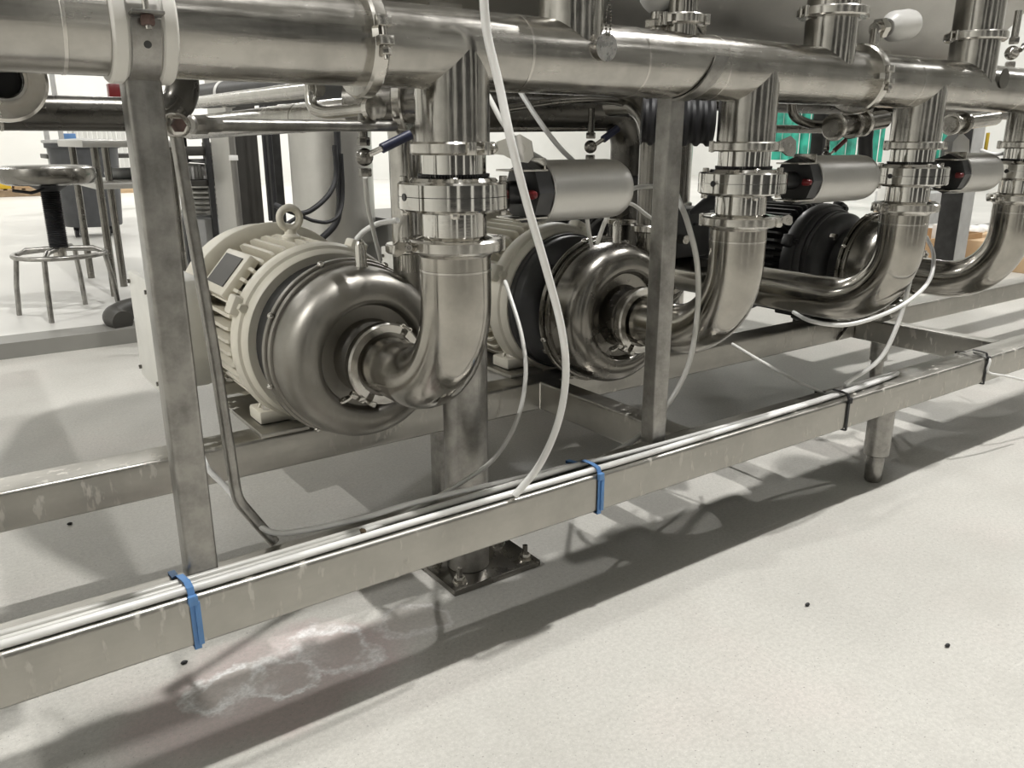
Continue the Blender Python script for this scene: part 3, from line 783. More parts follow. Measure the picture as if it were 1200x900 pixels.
# ------------------------------------------------------------------ hoses
def hose(label, pts, r=0.0055, mat='hose', name='air_hose', group='loose air hoses', k=8, cat='hose'):
    P = spline(pts, k)
    mb = MB(); mb.tube(P, r, 12)
    # a thing that is one mesh
    o = mb.build(name, M[mat], angle=60)
    return props(o, label, cat, group)
zr = RZ1 + 0.006
def rp(x, y, y0=1.02): return (x, y0, zr + y)
hose('thick white hose hanging from the top edge before the first valve to the rail',
     [at(566, -12, Y=0.985), at(571, 40, Y=0.985), at(585, 100, Y=0.975), at(600, 170, Y=0.958), at(618, 240, Y=0.962), at(640, 315, Y=0.968), at(658, 385, Y=0.975), at(663, 440, Y=0.98), at(654, 495, Y=0.985), at(632, 545, Y=0.99), at(603, 581, Y=1.002)], 0.0062)
hose('white hose lying along the outer edge of the front rail, up to the third elbow',
     [(-1.2, 1.012, zr), (-0.3, 1.011, zr), (0.2, 1.012, zr), (0.6, 1.014, zr), (1.0, 1.012, zr), (1.5, 1.02, zr), (1.80, 1.03, zr), (1.93, 1.045, zr + 0.002), at(990, 452, Y=1.05), at(1030, 422, Y=1.04), at(1052, 380, Y=1.03), at(1066, 330, Y=1.04), at(1069, 312, Y=1.12)], 0.0055)
hose('cloudy hose on the front rail curving up past the pipe stand',
     [(-1.2, 1.024, zr), (-0.3, 1.0235, zr), (0.2, 1.024, zr), (0.45, 1.03, zr), at(480, 600, Y=1.06), at(540, 566, Y=1.08), at(580, 536, Y=1.12), at(606, 492, Y=1.16), at(616, 440, Y=1.2), at(611, 392, Y=1.25), at(597, 345, Y=1.32), at(592, 330, Y=1.36)], 0.0042, 'hosec')
hose('cloudy white hose on the front rail climbing behind the middle post to the second clamp',
     [(-1.2, 1.036, zr), (-0.3, 1.0355, zr), (0.2, 1.036, zr), (0.6, 1.04, zr), (0.9, 1.045, zr), at(700, 540, Y=1.06), at(748, 512, Y=1.10), at(780, 478, Y=1.13), at(806, 430, Y=1.12), at(817, 370, Y=1.1), at(817, 310, Y=1.08), at(806, 262, Y=1.09), at(796, 236, Y=1.12), at(788, 215, Y=1.2)], 0.0055, 'hosec')
hose('white hose dropping beside the left rod and running right along the rail',
     [at(232, 520, Y=1.2), at(243, 548, Y=1.16), at(268, 574, Y=1.13), at(292, 606, Y=1.10), at(320, 624, Y=1.075), at(360, 621, Y=1.065), at(430, 606, Y=1.06), at(490, 588, Y=1.055), (0.85, 1.05, zr), (1.0, 1.036, zr), (1.3, 1.03, zr), (1.6, 1.03, zr), (1.9, 1.042, zr + 0.001), at(965, 462, Y=1.06)], 0.0045)
hose('thin white hose looping under the third elbow', [at(1086, 278, Y=1.14), at(1094, 300, Y=1.05), at(1088, 330, Y=1.0), at(1060, 356, Y=0.985), at(1020, 374, Y=0.99), at(985, 381, Y=1.02), at(950, 376, Y=1.08), at(930, 366, Y=1.2)], 0.0048)
hose('thin hose sagging from the rear rail to the black tie on the front rail', [at(858, 403, Y=1.3), at(895, 425, Y=1.2), at(935, 447, Y=1.1), at(966, 461, Y=1.062), at(985, 470, Y=1.03)], 0.0038, 'hosec')
hose('thin hose leaving the last black tie toward the right edge', [(2.31, 1.04, zr), (2.302, 0.993, 0.268), at(1158, 436, Y=0.99), at(1180, 441, Y=0.97), at(1215, 449, Y=0.95)], 0.0035)
hose('thin hose crossing behind the first handle down to the first actuator', [at(572, 112, Y=1.2), at(590, 145, Y=1.14), at(612, 172, Y=1.1), at(640, 190, Y=1.08)], 0.0045, 'hosec')
hose('white hose slanting from the header down to the top of the first actuator', [at(610, 108, Y=1.16), at(632, 142, Y=1.12), at(655, 172, Y=1.1), at(672, 189, Y=1.08)], 0.0042)
hose('grey hose arching right of the first actuator', [at(700, 285, Y=1.2), at(710, 258, Y=1.16), at(724, 237, Y=1.13), at(742, 221, Y=1.12), at(770, 218, Y=1.14)], 0.0042, 'hosec')
hose('grey hose falling from the arch toward the second pump', [at(726, 236, Y=1.14), at(742, 240, Y=1.16), at(758, 252, Y=1.18), at(772, 262, Y=1.2)], 0.0036, 'hosec')
hose('short grey hose under the first actuator', [at(688, 256, Y=1.1), at(690, 270, Y=1.14), at(693, 288, Y=1.25)], 0.0038, 'hosec')
hose('white hose curving from the valve bracket to the pump air plug', [at(418, 280, Y=1.42), at(428, 270, Y=1.4), at(444, 262, Y=1.36), at(466, 258, Y=1.3)], 0.005)
hose('clear hose falling straight from the blue handled valve', [at(428, 208, Y=1.32), at(431, 240, Y=1.34), at(438, 272, Y=1.37), at(446, 305, Y=1.4)], 0.0042, 'hosec')
hose('white hose running to the right edge past the third actuator', [at(1150, 176, Y=1.2), at(1166, 181, Y=1.15), at(1184, 178, Y=1.1), at(1215, 172, Y=1.05)], 0.0048)

# cable ties round the front rail
def tie(x, mat, label, tail):
    t = thing('cable_tie', label, 'cable tie', (x, 1.0, RZ1), 'cable ties')
    y0, y1, z0, z1 = 0.9985, 1.0815, RZ0 - 0.0015, RZ1 + 0.013
    loop = [(x, y0, z0), (x, y0, RZ1 - 0.002), (x, y0 + 0.006, z1 - 0.002), (x, 1.02, z1), (x - 0.004, 1.04, z1 + 0.001), (x - 0.006, 1.056, RZ1 + 0.004), (x - 0.006, y1, RZ1 + 0.001), (x, y1, z0), (x, y0, z0)]
    mb = MB()
    vs, fs = [], []
    for p in loop:
        for dx in (-0.0045, 0.0045): vs.append((p[0] + dx, p[1], p[2]))
    for i in range(len(loop) - 1): fs.append((2 * i, 2 * i + 1, 2 * i + 3, 2 * i + 2))
    # give the strip its thickness
    k = len(vs)
    cen = Vector((x, 1.04, RZC))
    vs2 = [Vector(v) + (Vector((0, v[1] - cen.y, v[2] - cen.z)).normalized() * 0.0018) for v in vs]
    mb.add(vs, fs); mb.add(vs2, fs)
    mb.build('strip', mat, t, smooth=False)
    mb = MB(); mb.box((x - 0.006, y0 - 0.006, RZ1 - 0.009), (x + 0.006, y0 + 0.001, RZ1 + 0.004), 0.001); mb.build('head', mat, t)
    if tail:
        mb = MB(); mb.box((x + 0.001, y0 - 0.0045, RZ0 + 0.004), (x + 0.008, y0 - 0.002, RZ1 - 0.006), 0.0006); mb.build('tail', mat, t)
tie(0.198, M['blue'], 'blue cable tie round the front rail beside the left post', True)
tie(0.899, M['blue'], 'blue cable tie round the front rail left of the middle post', True)
tie(1.656, M['rubber'], 'black cable tie round the front rail where three hoses meet', False)
tie(2.304, M['rubber'], 'black cable tie round the front rail nearest the right edge', False)
# dropped nut on the bundle
mb = MB(); q = at(424, 624, Y=1.03); mb.hexn(q - EZ * 0.002, (0.2, -0.3, 1), 0.0055, 0.007); o = mb.build('hex_nut', M['brass']); props(o, 'small dark nut lying on the hose bundle of the front rail', 'nut')

# bent rod with bracket, and the thin pipe run it carries
rd = thing('support_rod', 'thin bent steel rod slanting down beside the left post to the front rail', 'rod', (0.27, 1.1, 0.855))
P = [at(205, 150, Y=1.11), at(222, 250, Y=1.11), at(250, 410, Y=1.105), at(273, 555, Y=1.10)]
bend = spline([at(273, 555, Y=1.10), at(279, 584, Y=1.10), at(294, 604, Y=1.095), at(322, 636, Y=1.082)], 6)
mb = MB(); mb.tube(P + bend[1:], 0.0082, 16); mb.build('rod', M['post'], rd)
q = at(206, 147, Y=1.10)
mb = MB(); mb.ball(q, 0.017, 16, (1.1, 0.7, 0.9)); mb.build('rod_eye', M['clamp'], rd)
mb = MB(); mb.hexn(q + Vector((0, -0.018, 0)), EY, 0.009, 0.012); mb.build('rod_nut', M['rust'], rd)
tp = thing('thin_pipe', 'thin grey pipe run with brass coupling below the header pipe', 'pipe', at(330, 148, Y=1.16), 'thin pipes')
a_, b_ = at(214, 146, Y=1.13), at(462, 148, Y=1.30)
mb = MB(); mb.cyl(a_ + (b_ - a_) * 0.1, b_, 0.0085, 20); mb.build('tube', M['post'], tp)
mb = MB(); d_ = (b_ - a_).normalized(); mb.lathe([(0.0095, 0), (0.0125, 0.002), (0.0125, 0.022), (0.0100, 0.026), (0.0100, 0.045)], a_ + d_ * 0.012, d_, 10); mb.build('coupling', M['post'], tp)
t2 = thing('thin_pipe', 'thin bright pipe dropping behind the header and elbowed toward the first valve', 'pipe', at(365, 100, Y=1.5), 'thin pipes')
P = [at(362, 70, Y=1.45), at(364, 105, Y=1.45)] + spline([at(364, 112, Y=1.45), at(367, 126, Y=1.44), at(382, 132, Y=1.41), at(400, 131, Y=1.37)], 5) + [at(436, 127, Y=1.27)]
mb = MB(); mb.tube(P, 0.0105, 20); mb.build('tube', M['pipe_z'], t2)
mb = MB(); q = P[-1]; d_ = (P[-1] - P[-2]).normalized(); mb.lathe([(0.0115, -0.004), (0.02, -0.002), (0.02, 0.012), (0.012, 0.014)], q, d_, 20); mb.build('union', M['clamp'], t2)

# small ball valve with navy lever
def ballvalve(label, q, dirv, lev, gmat, sc_=1.0, bmat='pipe_dk'):
    t = thing('ball_valve', label, 'valve', q, 'small ball valves')
    q = Vector(q)
    mb = MB(); mb.hexn(q + EZ * 0.018 * sc_, EZ, 0.011 * sc_, 0.014 * sc_); mb.ball(q, 0.015 * sc_, 16); mb.hexn(q - EZ * 0.032 * sc_, EZ, 0.011 * sc_, 0.014 * sc_); mb.cyl(q + EZ * 0.03 * sc_, q + EZ * 0.085 * sc_, 0.0075 * sc_, 14)
    mb.build('valve_body', M[bmat], t)
    d = Vector(dirv).normalized()
    mb = MB(); mb.tube([q + Vector((0, -0.016, 0.004)) * sc_, q + Vector((0, -0.018, 0.004)) * sc_ + d * 0.03 * sc_], 0.005 * sc_, 8); mb.build('lever', M['clamp'], t)
    mb = MB(); mb.tube([q + Vector((0, -0.018, 0.004)) * sc_ + d * 0.026 * sc_, q + Vector((0, -0.018, 0.004)) * sc_ + d * lev * sc_], 0.0085 * sc_, 12); mb.build('grip', M[gmat], t)
    return t
ballvalve('little brass ball valve with navy lever left of the first valve', at(427, 184, Y=1.30), at(470, 165, Y=1.25) - at(427, 186, Y=1.25), 0.085, 'navy')
ballvalve('little valve with black lever above the first actuator', at(692, 172, Y=1.5), at(716, 158, Y=1.5) - at(692, 176, Y=1.5), 0.075, 'navy', 1.0)
ballvalve('little valve with red lever in front of the green curtain', at(968, 182, Y=1.7), at(985, 168, Y=1.7) - at(968, 184, Y=1.7), 0.10, 'red', 0.9)

# tags and sensors on top of the header
def tag(label, q, r, mat, chain):
    t = thing('identity_tag', label, 'tag', q, 'round tags')
    q = Vector(q)
    mb = MB(); mb.cyl(q + Vector((0, 0.0008, 0)), q - Vector((0, 0.0008, 0)), r, 36); mb.build('disc', M[mat], t)
    if chain:
        mb = MB()
        for k in range(14):
            f_ = k / 13
            for s_ in (-1, 1):
                mb.ball(q + Vector((s_ * 0.005 * math.sin(PI * min(1, f_ + 0.15)), -0.002, r - 0.004 + f_ * 0.055)), 0.0017, 6)
        mb.build('ball_chain', M['pipe_dk'], t, kind='stuff')
    return t
tag('round metal tag on a ball chain hanging before the header pipe', at(711, 55, Y=0.998), 0.0205, 'tag', True)
tag('round dark tag standing on the header pipe near the right edge', at(1177, 92, Y=1.003), 0.0225, 'tagd', False)

def sensor(label, q, d, L_, r):
    t = thing('sensor_cap', label, 'sensor', q, 'white sensor caps')
    q, d = Vector(q), Vector(d).normalized()
    mb = MB(); mb.lathe([(r * 0.55, 0), (r * 0.8, L_ * 0.10), (r, L_ * 0.22), (r, L_ * 0.72), (r * 0.9, L_ * 0.88), (r * 0.6, L_ * 0.97), (0.0001, L_)], q, d, 32); mb.build('cap', M['plastic'], t)
    mb = MB(); mb.cyl(q - d * L_ * 0.5, q, r * 0.42, 20); mb.hexn(q - d * L_ * 0.35, d, r * 0.7, L_ * 0.18); mb.build('stem', M['clamp'], t)
    mb = MB(); mb.tube([q - d * L_ * 0.42, q - d * L_ * 0.42 - EZ * 0.05], r * 0.35, 14); mb.build('riser', M['clamp'], t)
    return t
sensor('white sensor cap lying level above the dark header clamp', at(1040, 32, Y=1.06), at(1082, 26, Y=1.05) - at(1040, 32, Y=1.06), 0.088, 0.031)
sensor('white sensor cap cut by the top edge, beside the hanging tag', at(772, 14, Y=1.10) , Vector((0, 0, 1)), 0.075, 0.033)

# clamps on the risers
clamp('pipe_clamp', 'small clamp with long wing nut on the narrow riser', (1.108, YH, ZH + 0.074), EZ, 0.0255, 0.037, 0.017, ang(EZ, (0.9, -0.35, 0)), GC, wing=True)
clamp('pipe_clamp', 'dark flange clamp on top of the third riser at the top edge', (1.53, YH, ZH + 0.118), EZ, 0.0505, 0.068, 0.018, ang(EZ, (0.95, -0.3, 0)), GC, wing=True)
clamp('pipe_clamp', 'flange clamp round the rightmost riser', (2.10, YH, ZH + 0.112), EZ, 0.0540, 0.069, 0.019, ang(EZ, (0.95, -0.25, 0)), GC, wing=True)
clamp('pipe_clamp', 'clamp on the first riser just above the frame', (0.863, YH, ZH + 0.125), EZ, 0.0505, 0.066, 0.018, ang(EZ, (0.95, -0.25, 0)), GC, wing=False)
for xu, ru, hh, lab in ((1.108, 0.0255, 0.075, 'narrow upright pipe over the small riser clamp'), (1.53, 0.0505, 0.119, 'upright pipe above the dark flange clamp'), (2.10, 0.054, 0.113, 'upright pipe above the rightmost riser clamp'), (0.863, 0.0505, 0.119, 'upright pipe above the first riser')):
    mb = MB(); mb.cyl((xu, YH, ZH + hh), (xu, YH, ZH + 0.75), ru, 48); o = mb.build('riser_pipe', M['pipe_z']); props(o, lab, 'pipe', 'riser pipes')

# ------------------------------------------------------------------ pipes behind the header
def pipe(label, pts, r, mat='pipe_dk', n=28, bands=(), name='rear_pipe'):
    t = thing(name, label, 'pipe', pts[0], 'pipes behind the header')
    mb = MB(); mb.tube(pts, r, n); mb.build('tube', M[mat], t)
    for (p, d, rr, h, bm_) in bands:
        mb = MB(); mb.band(p, d, r * 0.98, rr, -h / 2, h / 2, 32, c=h * 0.15); mb.build('collar', M[bm_], t)
    return t
a_ = at(-30, 131, Y=1.32); b_ = at(170, 131, Y=1.32)
e_ = at(216, 118, Y=1.32)
xk = e_.x
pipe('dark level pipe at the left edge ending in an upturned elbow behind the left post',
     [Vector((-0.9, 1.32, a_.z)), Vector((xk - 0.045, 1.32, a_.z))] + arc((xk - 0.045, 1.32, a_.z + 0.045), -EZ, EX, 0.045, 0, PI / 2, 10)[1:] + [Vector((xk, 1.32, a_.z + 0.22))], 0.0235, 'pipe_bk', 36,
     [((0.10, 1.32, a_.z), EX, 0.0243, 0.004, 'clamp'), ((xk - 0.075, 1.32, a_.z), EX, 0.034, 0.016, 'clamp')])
q = at(2, 92, Y=1.17)
ec = thing('capped_pipe', 'capped pipe end facing the viewer at the left edge, with a dark round bore', 'pipe', q)
mb = MB(); mb.lathe([(0.046, 0.10), (0.049, 0.012), (0.0485, 0.002), (0.045, 0.0), (0.0265, 0.003), (0.0255, -0.004), (0.0225, -0.004), (0.0215, 0.0)], q, EY, 48, close=False); mb.lathe([(0.0215, 0), (0.0215, 0.09), (0.0001, 0.09)], q, EY, 32, close=False); mb.build('end_cap', M['clamp'], ec)
mb = MB(); mb.cyl(q + EY * 0.03, q + EY * 0.035, 0.0212, 32); mb.build('bore', M['rubber'], ec)
q0, q1 = at(474, 127, Y=1.36), at(222, 150, Y=2.5)
d_ = (q1 - q0).normalized()
pipe('pale sloping pipe running back to the left below the header pipe', [q0, q1], 0.031, 'pipe_x', 36, [(q0 + d_ * 0.14, d_, 0.0316, 0.003, 'castd'), (q0 + d_ * 0.42, d_, 0.0316, 0.003, 'castd')])
q0, q1 = at(372, 104, Y=1.55), at(215, 122, Y=2.7)
pipe('bright upper pipe running back to the left behind the header pipe', [q0, q1], 0.016, 'pipe_x', 24)
q0, q1 = at(420, 95, Y=1.7), at(238, 113, Y=2.9)
d_ = (q1 - q0).normalized()
pipe('dark wrapped pipe with a white ring behind the header pipe', [q0, q1], 0.038, 'charc', 24, [(q0 + d_ * 0.93, d_, 0.042, 0.018, 'plastic')])
# clamped stub behind the first drop
q0 = at(500, 118, Y=1.30)
pipe('dark clamped stub pipe half hidden behind the first drop', [q0, q0 + Vector((-0.10, 0.10, -0.005))], 0.036, 'pipe_dk', 36, [(q0 + Vector((-0.03, 0.03, 0)), Vector((-1, 1, 0)), 0.050, 0.018, 'clamp'), (q0 + Vector((-0.075, 0.075, 0)), Vector((-1, 1, 0)), 0.047, 0.014, 'castd')])
# rear collector and discharge risers
qe = at(722, 128, Y=1.75)
ZR_ = qe.z
qd = at(738, 150, Y=1.75)
pipe('dark rear collector pipe behind the first actuator, turning down left of the middle post',
     [Vector((0.80, 1.75, ZR_)), Vector((qd.x - 0.10, 1.75, ZR_))] + arc((qd.x - 0.10, 1.75, ZR_ - 0.10), EZ, EX, 0.10, 0, PI / 2, 12)[1:] + [Vector((qd.x, 1.75, 0.30))], 0.052, 'pipe_bk', 40,
     [((qd.x, 1.75, 0.735), EZ, 0.055, 0.026, 'rubber'), ((qd.x, 1.75, 0.62), EZ, 0.064, 0.016, 'clamp')])
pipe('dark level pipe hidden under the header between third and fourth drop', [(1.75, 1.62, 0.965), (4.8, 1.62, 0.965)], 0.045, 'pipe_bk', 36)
for i, (xp, y) in enumerate(zip(PX_, [1.418, 1.418, 1.90, 1.418])):
    xd = xp + 0.115
    pts = [(xd, y, PZ + 0.15), (xd, y, 0.84)] + [tuple(p) for p in arc((xd, y + 0.09, 0.84), -EY, EZ, 0.09, 0, PI / 2 * 0.85, 10)[1:]]
    pts += [(xd, y + 0.15, 0.93)]
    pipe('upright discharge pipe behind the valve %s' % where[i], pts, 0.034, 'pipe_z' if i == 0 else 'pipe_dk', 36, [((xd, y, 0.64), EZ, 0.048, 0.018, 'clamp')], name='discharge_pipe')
# thin level pipe behind the first actuator, bending down beside the tall dark pipe
pipe('thin level pipe behind the first actuator', [at(560, 149, Y=1.75), at(748, 148, Y=1.75)], 0.0125, 'pipe_dk', 20)
P = spline([at(590, 128, Y=1.5), at(660, 118, Y=1.5), at(715, 118, Y=1.5), at(742, 128, Y=1.5), at(752, 155, Y=1.5), at(756, 195, Y=1.5), at(758, 240, Y=1.5)], 8)
pipe('grey bent tube dropping left of the middle post', P, 0.0085, 'pipe_dk', 16)
qa = at(783, 180, Y=2.62)
qt = Vector((qa.x, 2.62, 0))
pipe('wide upright vessel pipe behind the middle post', [qt, qt + EZ * 1.4], 0.105, 'pipe_z', 40)
# the corrugated black boot behind the second drop
q0 = at(836, 143, Y=1.22); d_ = Vector((-0.75, 0.66, 0.02)).normalized()
bb = thing('rubber_boot', 'black ribbed rubber boot behind the second drop', 'boot', q0)
mb = MB(); prof = []
for k in range(26): prof.append((0.044 + 0.006 * (1 if k % 4 in (1, 2) else 0), k * 0.006))
mb.lathe(prof, q0, d_, 40); mb.build('bellows', M['rubber'], bb)
# U bend and clamp cluster right of the second drop
P = [at(926, 112, Y=1.5)] + spline([at(927, 118, Y=1.5), at(931, 136, Y=1.5), at(948, 145, Y=1.5), at(966, 147, Y=1.5)], 6)
pipe('small dark U bend right of the second drop', P, 0.013, 'pipe_dk', 20)
pipe('level dark pipe right of the second drop', [at(905, 151, Y=1.8), at(975, 152, Y=1.8)], 0.013, 'pipe_dk', 20)
q0 = at(985, 148, Y=1.45); q1 = at(1035, 140, Y=1.45); d_ = (q1 - q0).normalized()
pipe('dark clamped valve run below the header between second and third drop', [q0 - d_ * 0.05, q1], 0.027, 'pipe_dk', 32, [(q0 - d_ * 0.03, d_, 0.038, 0.014, 'clamp'), (q0 + d_ * 0.05, d_, 0.04, 0.016, 'castd'), (q0 + d_ * 0.1, d_, 0.04, 0.014, 'clamp')])
q0 = at(1014, 165, Y=1.55)
pipe('dark upright fitting hanging under the clamped valve run', [q0 + EZ * 0.05, q0, q0 - EZ * 0.09 + EX * 0.02], 0.022, 'blackp', 24)
q0 = at(1112, 146, Y=1.5); q1 = at(1166, 138, Y=1.5); d_ = (q1 - q0).normalized()
pipe('bright clamped pipe right of the third drop', [q0, q1], 0.026, 'pipe_x', 32, [(q0 + d_ * 0.015, d_, 0.036, 0.014, 'clamp'), (q0 + d_ * 0.085, d_, 0.038, 0.02, 'castd')])
pipe('black cone fitting behind the second clamp of the middle drop', [at(808, 250, Y=1.55), at(846, 230, Y=1.5)], [0.006, 0.03], 'rubber', 24)
# white pointed bracket and its bags behind the third actuator
q = at(1128, 170, Y=1.6)
mb = MB(); mb.prism([at(1113, 196, Y=1.6), at(1136, 196, Y=1.6), at(1136, 164, Y=1.6), at(1127, 155, Y=1.6), at(1117, 166, Y=1.6)], (0, 0.04, 0)); o = mb.build('junction_cover', M['lgrey']); props(o, 'pale grey pointed cover behind the third actuator', 'cover')

# pads and cluttered control block over the long low pipe
bx = thing('control_box', 'black control box with a steel knob between middle post and second elbow', 'box', at(808, 276, Y=1.7))
q = at(808, 276, Y=1.70)
mb = MB(); mb.box((q.x - 0.10, 1.70, 0.5012), (q.x + 0.09, 1.83, q.z + 0.08), 0.008); mb.build('housing', M['blackp'], bx)
mb = MB(); q2 = at(796, 280, Y=1.70); mb.cyl(q2, q2 - EY * 0.03, 0.014, 20, c=0.002); mb.build('knob', M['clamp'], bx)
mb = MB(); q2 = at(824, 262, Y=1.697); mb.box(q2 + Vector((-0.04, -0.004, -0.004)), q2 + Vector((0.04, 0.004, 0.004)), 0.001); mb.build('lid_edge', M['charc'], bx)

# large vessel lying above and behind the header, seen only at the top edge
tk = thing('storage_tank', 'big smooth grey vessel lying behind the header pipe at the top edge', 'tank', (1.5, 2.0, 1.5))
mb = MB(); mb.lathe([(0.0001, 0), (0.25, 0.02), (0.43, 0.09), (0.50, 0.2), (0.50, 2.75), (0.43, 2.86), (0.25, 2.93), (0.0001, 2.95)], (0.3, 1.78, 1.56), EX, 72); mb.build('shell', M['tank'], tk)
for xx in (0.9, 2.5):
    mb = MB(); mb.box((xx, 1.56, 1.045), (xx + 0.08, 2.0, 1.12), 0.004); mb.build('saddle', M['rail'], tk)
for xx in (at(963, 150, Y=2.2).x,):
    mb = MB(); mb.box((xx - 0.028, 2.17, 0), (xx + 0.028, 2.23, 1.5), 0.004); mb.build('tank_leg', M['charc'], tk)

# ------------------------------------------------------------------ background, left
def foot(px, py): return at(px, py, Z=SL)
st = thing('work_stool', 'round steel stool with black bellows column standing left of the post', 'stool', (0.47, 4.28, SL))
cx_, cy_ = 0.47, 4.28
mb = MB(); mb.lathe([(0.0001, 0.650), (0.165, 0.652), (0.187, 0.660), (0.198, 0.678), (0.2, 0.700), (0.192, 0.724), (0.17, 0.734), (0.0001, 0.738)], (cx_, cy_, 0), EZ, 48); mb.build('seat', M['pipe_dk'], st)
mb = MB(); prof = []
for k in range(61): prof.append((0.036 + (0.006 if k % 2 else 0), 0.37 + k * 0.0043))
mb.lathe(prof, (cx_, cy_, 0), EZ, 24); mb.build('bellows', M['rubber'], st)
mb = MB(); mb.lathe([(0.03, 0.615), (0.06, 0.635), (0.09, 0.652)], (cx_, cy_, 0), EZ, 24); mb.build('seat_mount', M['rubber'], st)
mb = MB(); mb.cyl((cx_, cy_, 0.31), (cx_, cy_, 0.38), 0.028, 20); mb.build('hub', M['clamp'], st)
mb = MB(); mb.tube([(cx_, cy_ - 0.05, 0.64), (cx_ - 0.08, cy_ - 0.06, 0.62), (cx_ - 0.15, cy_ - 0.05, 0.632)], 0.007, 10); mb.build('height_lever', M['rubber'], st)
mb = MB(); mb.tube(arc((cx_, cy_, 0.34), EX, EY, 0.19, 0, 2 * PI, 40), 0.011, 12, caps=False); mb.build('foot_ring', M['post'], st)
for px, py in ((65, 376), (30, 369), (139, 362), (100, 357)):
    q = foot(px, py); dv_ = Vector((q.x - cx_, q.y - cy_, 0)).normalized()
    mb = MB(); mb.tube([Vector((cx_, cy_, 0.365)) + dv_ * 0.02, Vector((cx_, cy_, 0.36)) + dv_ * 0.14] + [Vector((cx_, cy_, 0.335)) + dv_ * 0.185, Vector((cx_, cy_, 0.2)) + dv_ * 0.205, Vector((cx_, cy_, SL)) + dv_ * 0.215], 0.0115, 12); mb.build('leg', M['post'], st)

bn = foot(112, 276)
b_ = thing('trash_bin', 'large black round bin on castors behind the stool', 'bin', bn)
mb = MB(); mb.lathe([(0.22, 0.09), (0.225, 0.10), (0.265, 0.72), (0.285, 0.725), (0.285, 0.76), (0.25, 0.76), (0.21, 0.12), (0.0001, 0.11)], (bn.x, bn.y, SL), EZ, 40); mb.build('body', M['dgrey'], b_)
mb = MB(); mb.lathe([(0.28, 0.76), (0.30, 0.765), (0.30, 0.785), (0.0001, 0.80)], (bn.x, bn.y, SL), EZ, 40); mb.build('lid', M['lgrey'], b_)
for k in range(4):
    a = k * PI / 2 + 0.5
    q = bn + Vector((math.cos(a) * 0.17, math.sin(a) * 0.17, 0.04))
    mb = MB(); mb.cyl(q - EX * 0.014, q + EX * 0.014, 0.038, 16); mb.box(q + Vector((-0.02, -0.012, 0.02)), q + Vector((0.02, 0.012, 0.055)), 0.003); mb.build('castor', M['rubber'], b_)

l1, l2 = foot(135, 347), foot(161, 322)
wt = thing('work_table', 'steel topped work table with round legs behind the left post', 'table', l1)
tz = at(103, 164, Y=l1.y).z
mb = MB(); mb.box((l1.x - 0.06, l1.y - 0.06, tz - 0.035), (l1.x + 0.42, l1.y + 0.8, tz), 0.004); mb.build('tabletop', M['tank'], wt)
for lx, ly in ((l1.x, l1.y), (l1.x + 0.10, l1.y + 0.30), (l1.x + 0.36, l1.y), (l1.x + 0.36, l1.y + 0.72), (l1.x, l1.y + 0.72)):
    mb = MB(); mb.cyl((lx, ly, SL), (lx, ly, tz - 0.03), 0.019, 20); mb.build('leg', M['pipe_dk'], wt)
sz = at(118, 214, Y=l1.y + 0.3).z
mb = MB(); mb.box((l1.x - 0.02, l1.y - 0.01, sz - 0.02), (l1.x + 0.38, l1.y + 0.74, sz + 0.01), 0.003); mb.build('lower_shelf', M['tank'], wt)
q = Vector((l1.x + 0.24, l1.y + 0.5, sz + 0.06)); mb = MB(); mb.tube(arc(q - EZ * 0.021, EX, EY, 0.10, 0, 2 * PI, 30), 0.028, 12, caps=False); o = mb.build('hose_coil', M['lgrey']); props(o, 'pale hose coil lying on the lower shelf of the work table', 'hose')

# storage rack with binders right of the left post
r0 = at(212, 300, Y=5.0); rk = thing('storage_rack', 'dark steel rack with shelves of papers between the left post and the wide column', 'rack', (at(212, 200, Y=5.0).x, 5.0, SL))
xa, xb = at(205, 200, Y=5.0).x, at(268, 200, Y=5.0).x
for lx in (xa + 0.03, (xa + xb) / 2 + 0.04, xb + 0.02):
    for ly in (5.0, 5.5):
        mb = MB(); mb.box((lx - 0.015, ly - 0.015, SL), (lx + 0.015, ly + 0.015, 0.98), 0.002); mb.build('upright', M['blackp'], rk)
for pz, hh in ((at(235, 172, Y=5.0).z, 0.05), (at(235, 211, Y=5.0).z, 0.035), (at(235, 150, Y=5.0).z, 0.03)):
    mb = MB(); mb.box((xa, 5.0, pz - hh), (xb + 0.04, 5.52, pz + 0.0), 0.003); mb.build('shelf', M['grey'], rk)
    zt_ = pz
k = 0
for (p0, p1, py, nb) in ((222, 246, 211, 6), (250, 266, 211, 4), (248, 263, 188, 5)):
    zt_ = at(235, 211, Y=5.0).z if py == 211 else at(235, 188, Y=5.0).z
    xx0, xx1 = at(p0, py, Y=5.12).x, at(p1, py, Y=5.12).x
    for j in range(nb):
        w_ = (xx1 - xx0) / nb
        h_ = 0.075 + 0.02 * random.random() if py == 211 else 0.10
        mb = MB(); mb.box((xx0 + j * w_ + 0.001, 5.06, zt_ + 0.0015), (xx0 + (j + 1) * w_ - 0.002, 5.3, zt_ + h_), 0.002)
        o = mb.build('binder', M['paper']); props(o, '%s white binder from the left on the %s of the dark rack' % (['first', 'second', 'third', 'fourth', 'fifth', 'sixth'][j], 'lower shelf, left bay' if p0 == 222 else 'lower shelf, right bay' if py == 211 else 'middle shelf'), 'binder', 'binders on the dark rack')
zz = at(235, 188, Y=5.0).z
mb = MB(); mb.box((at(246, 188, Y=5).x, 5.0, zz - 0.02), (xb + 0.04, 5.5, zz), 0.002); mb.build('shelf', M['blackp'], rk)
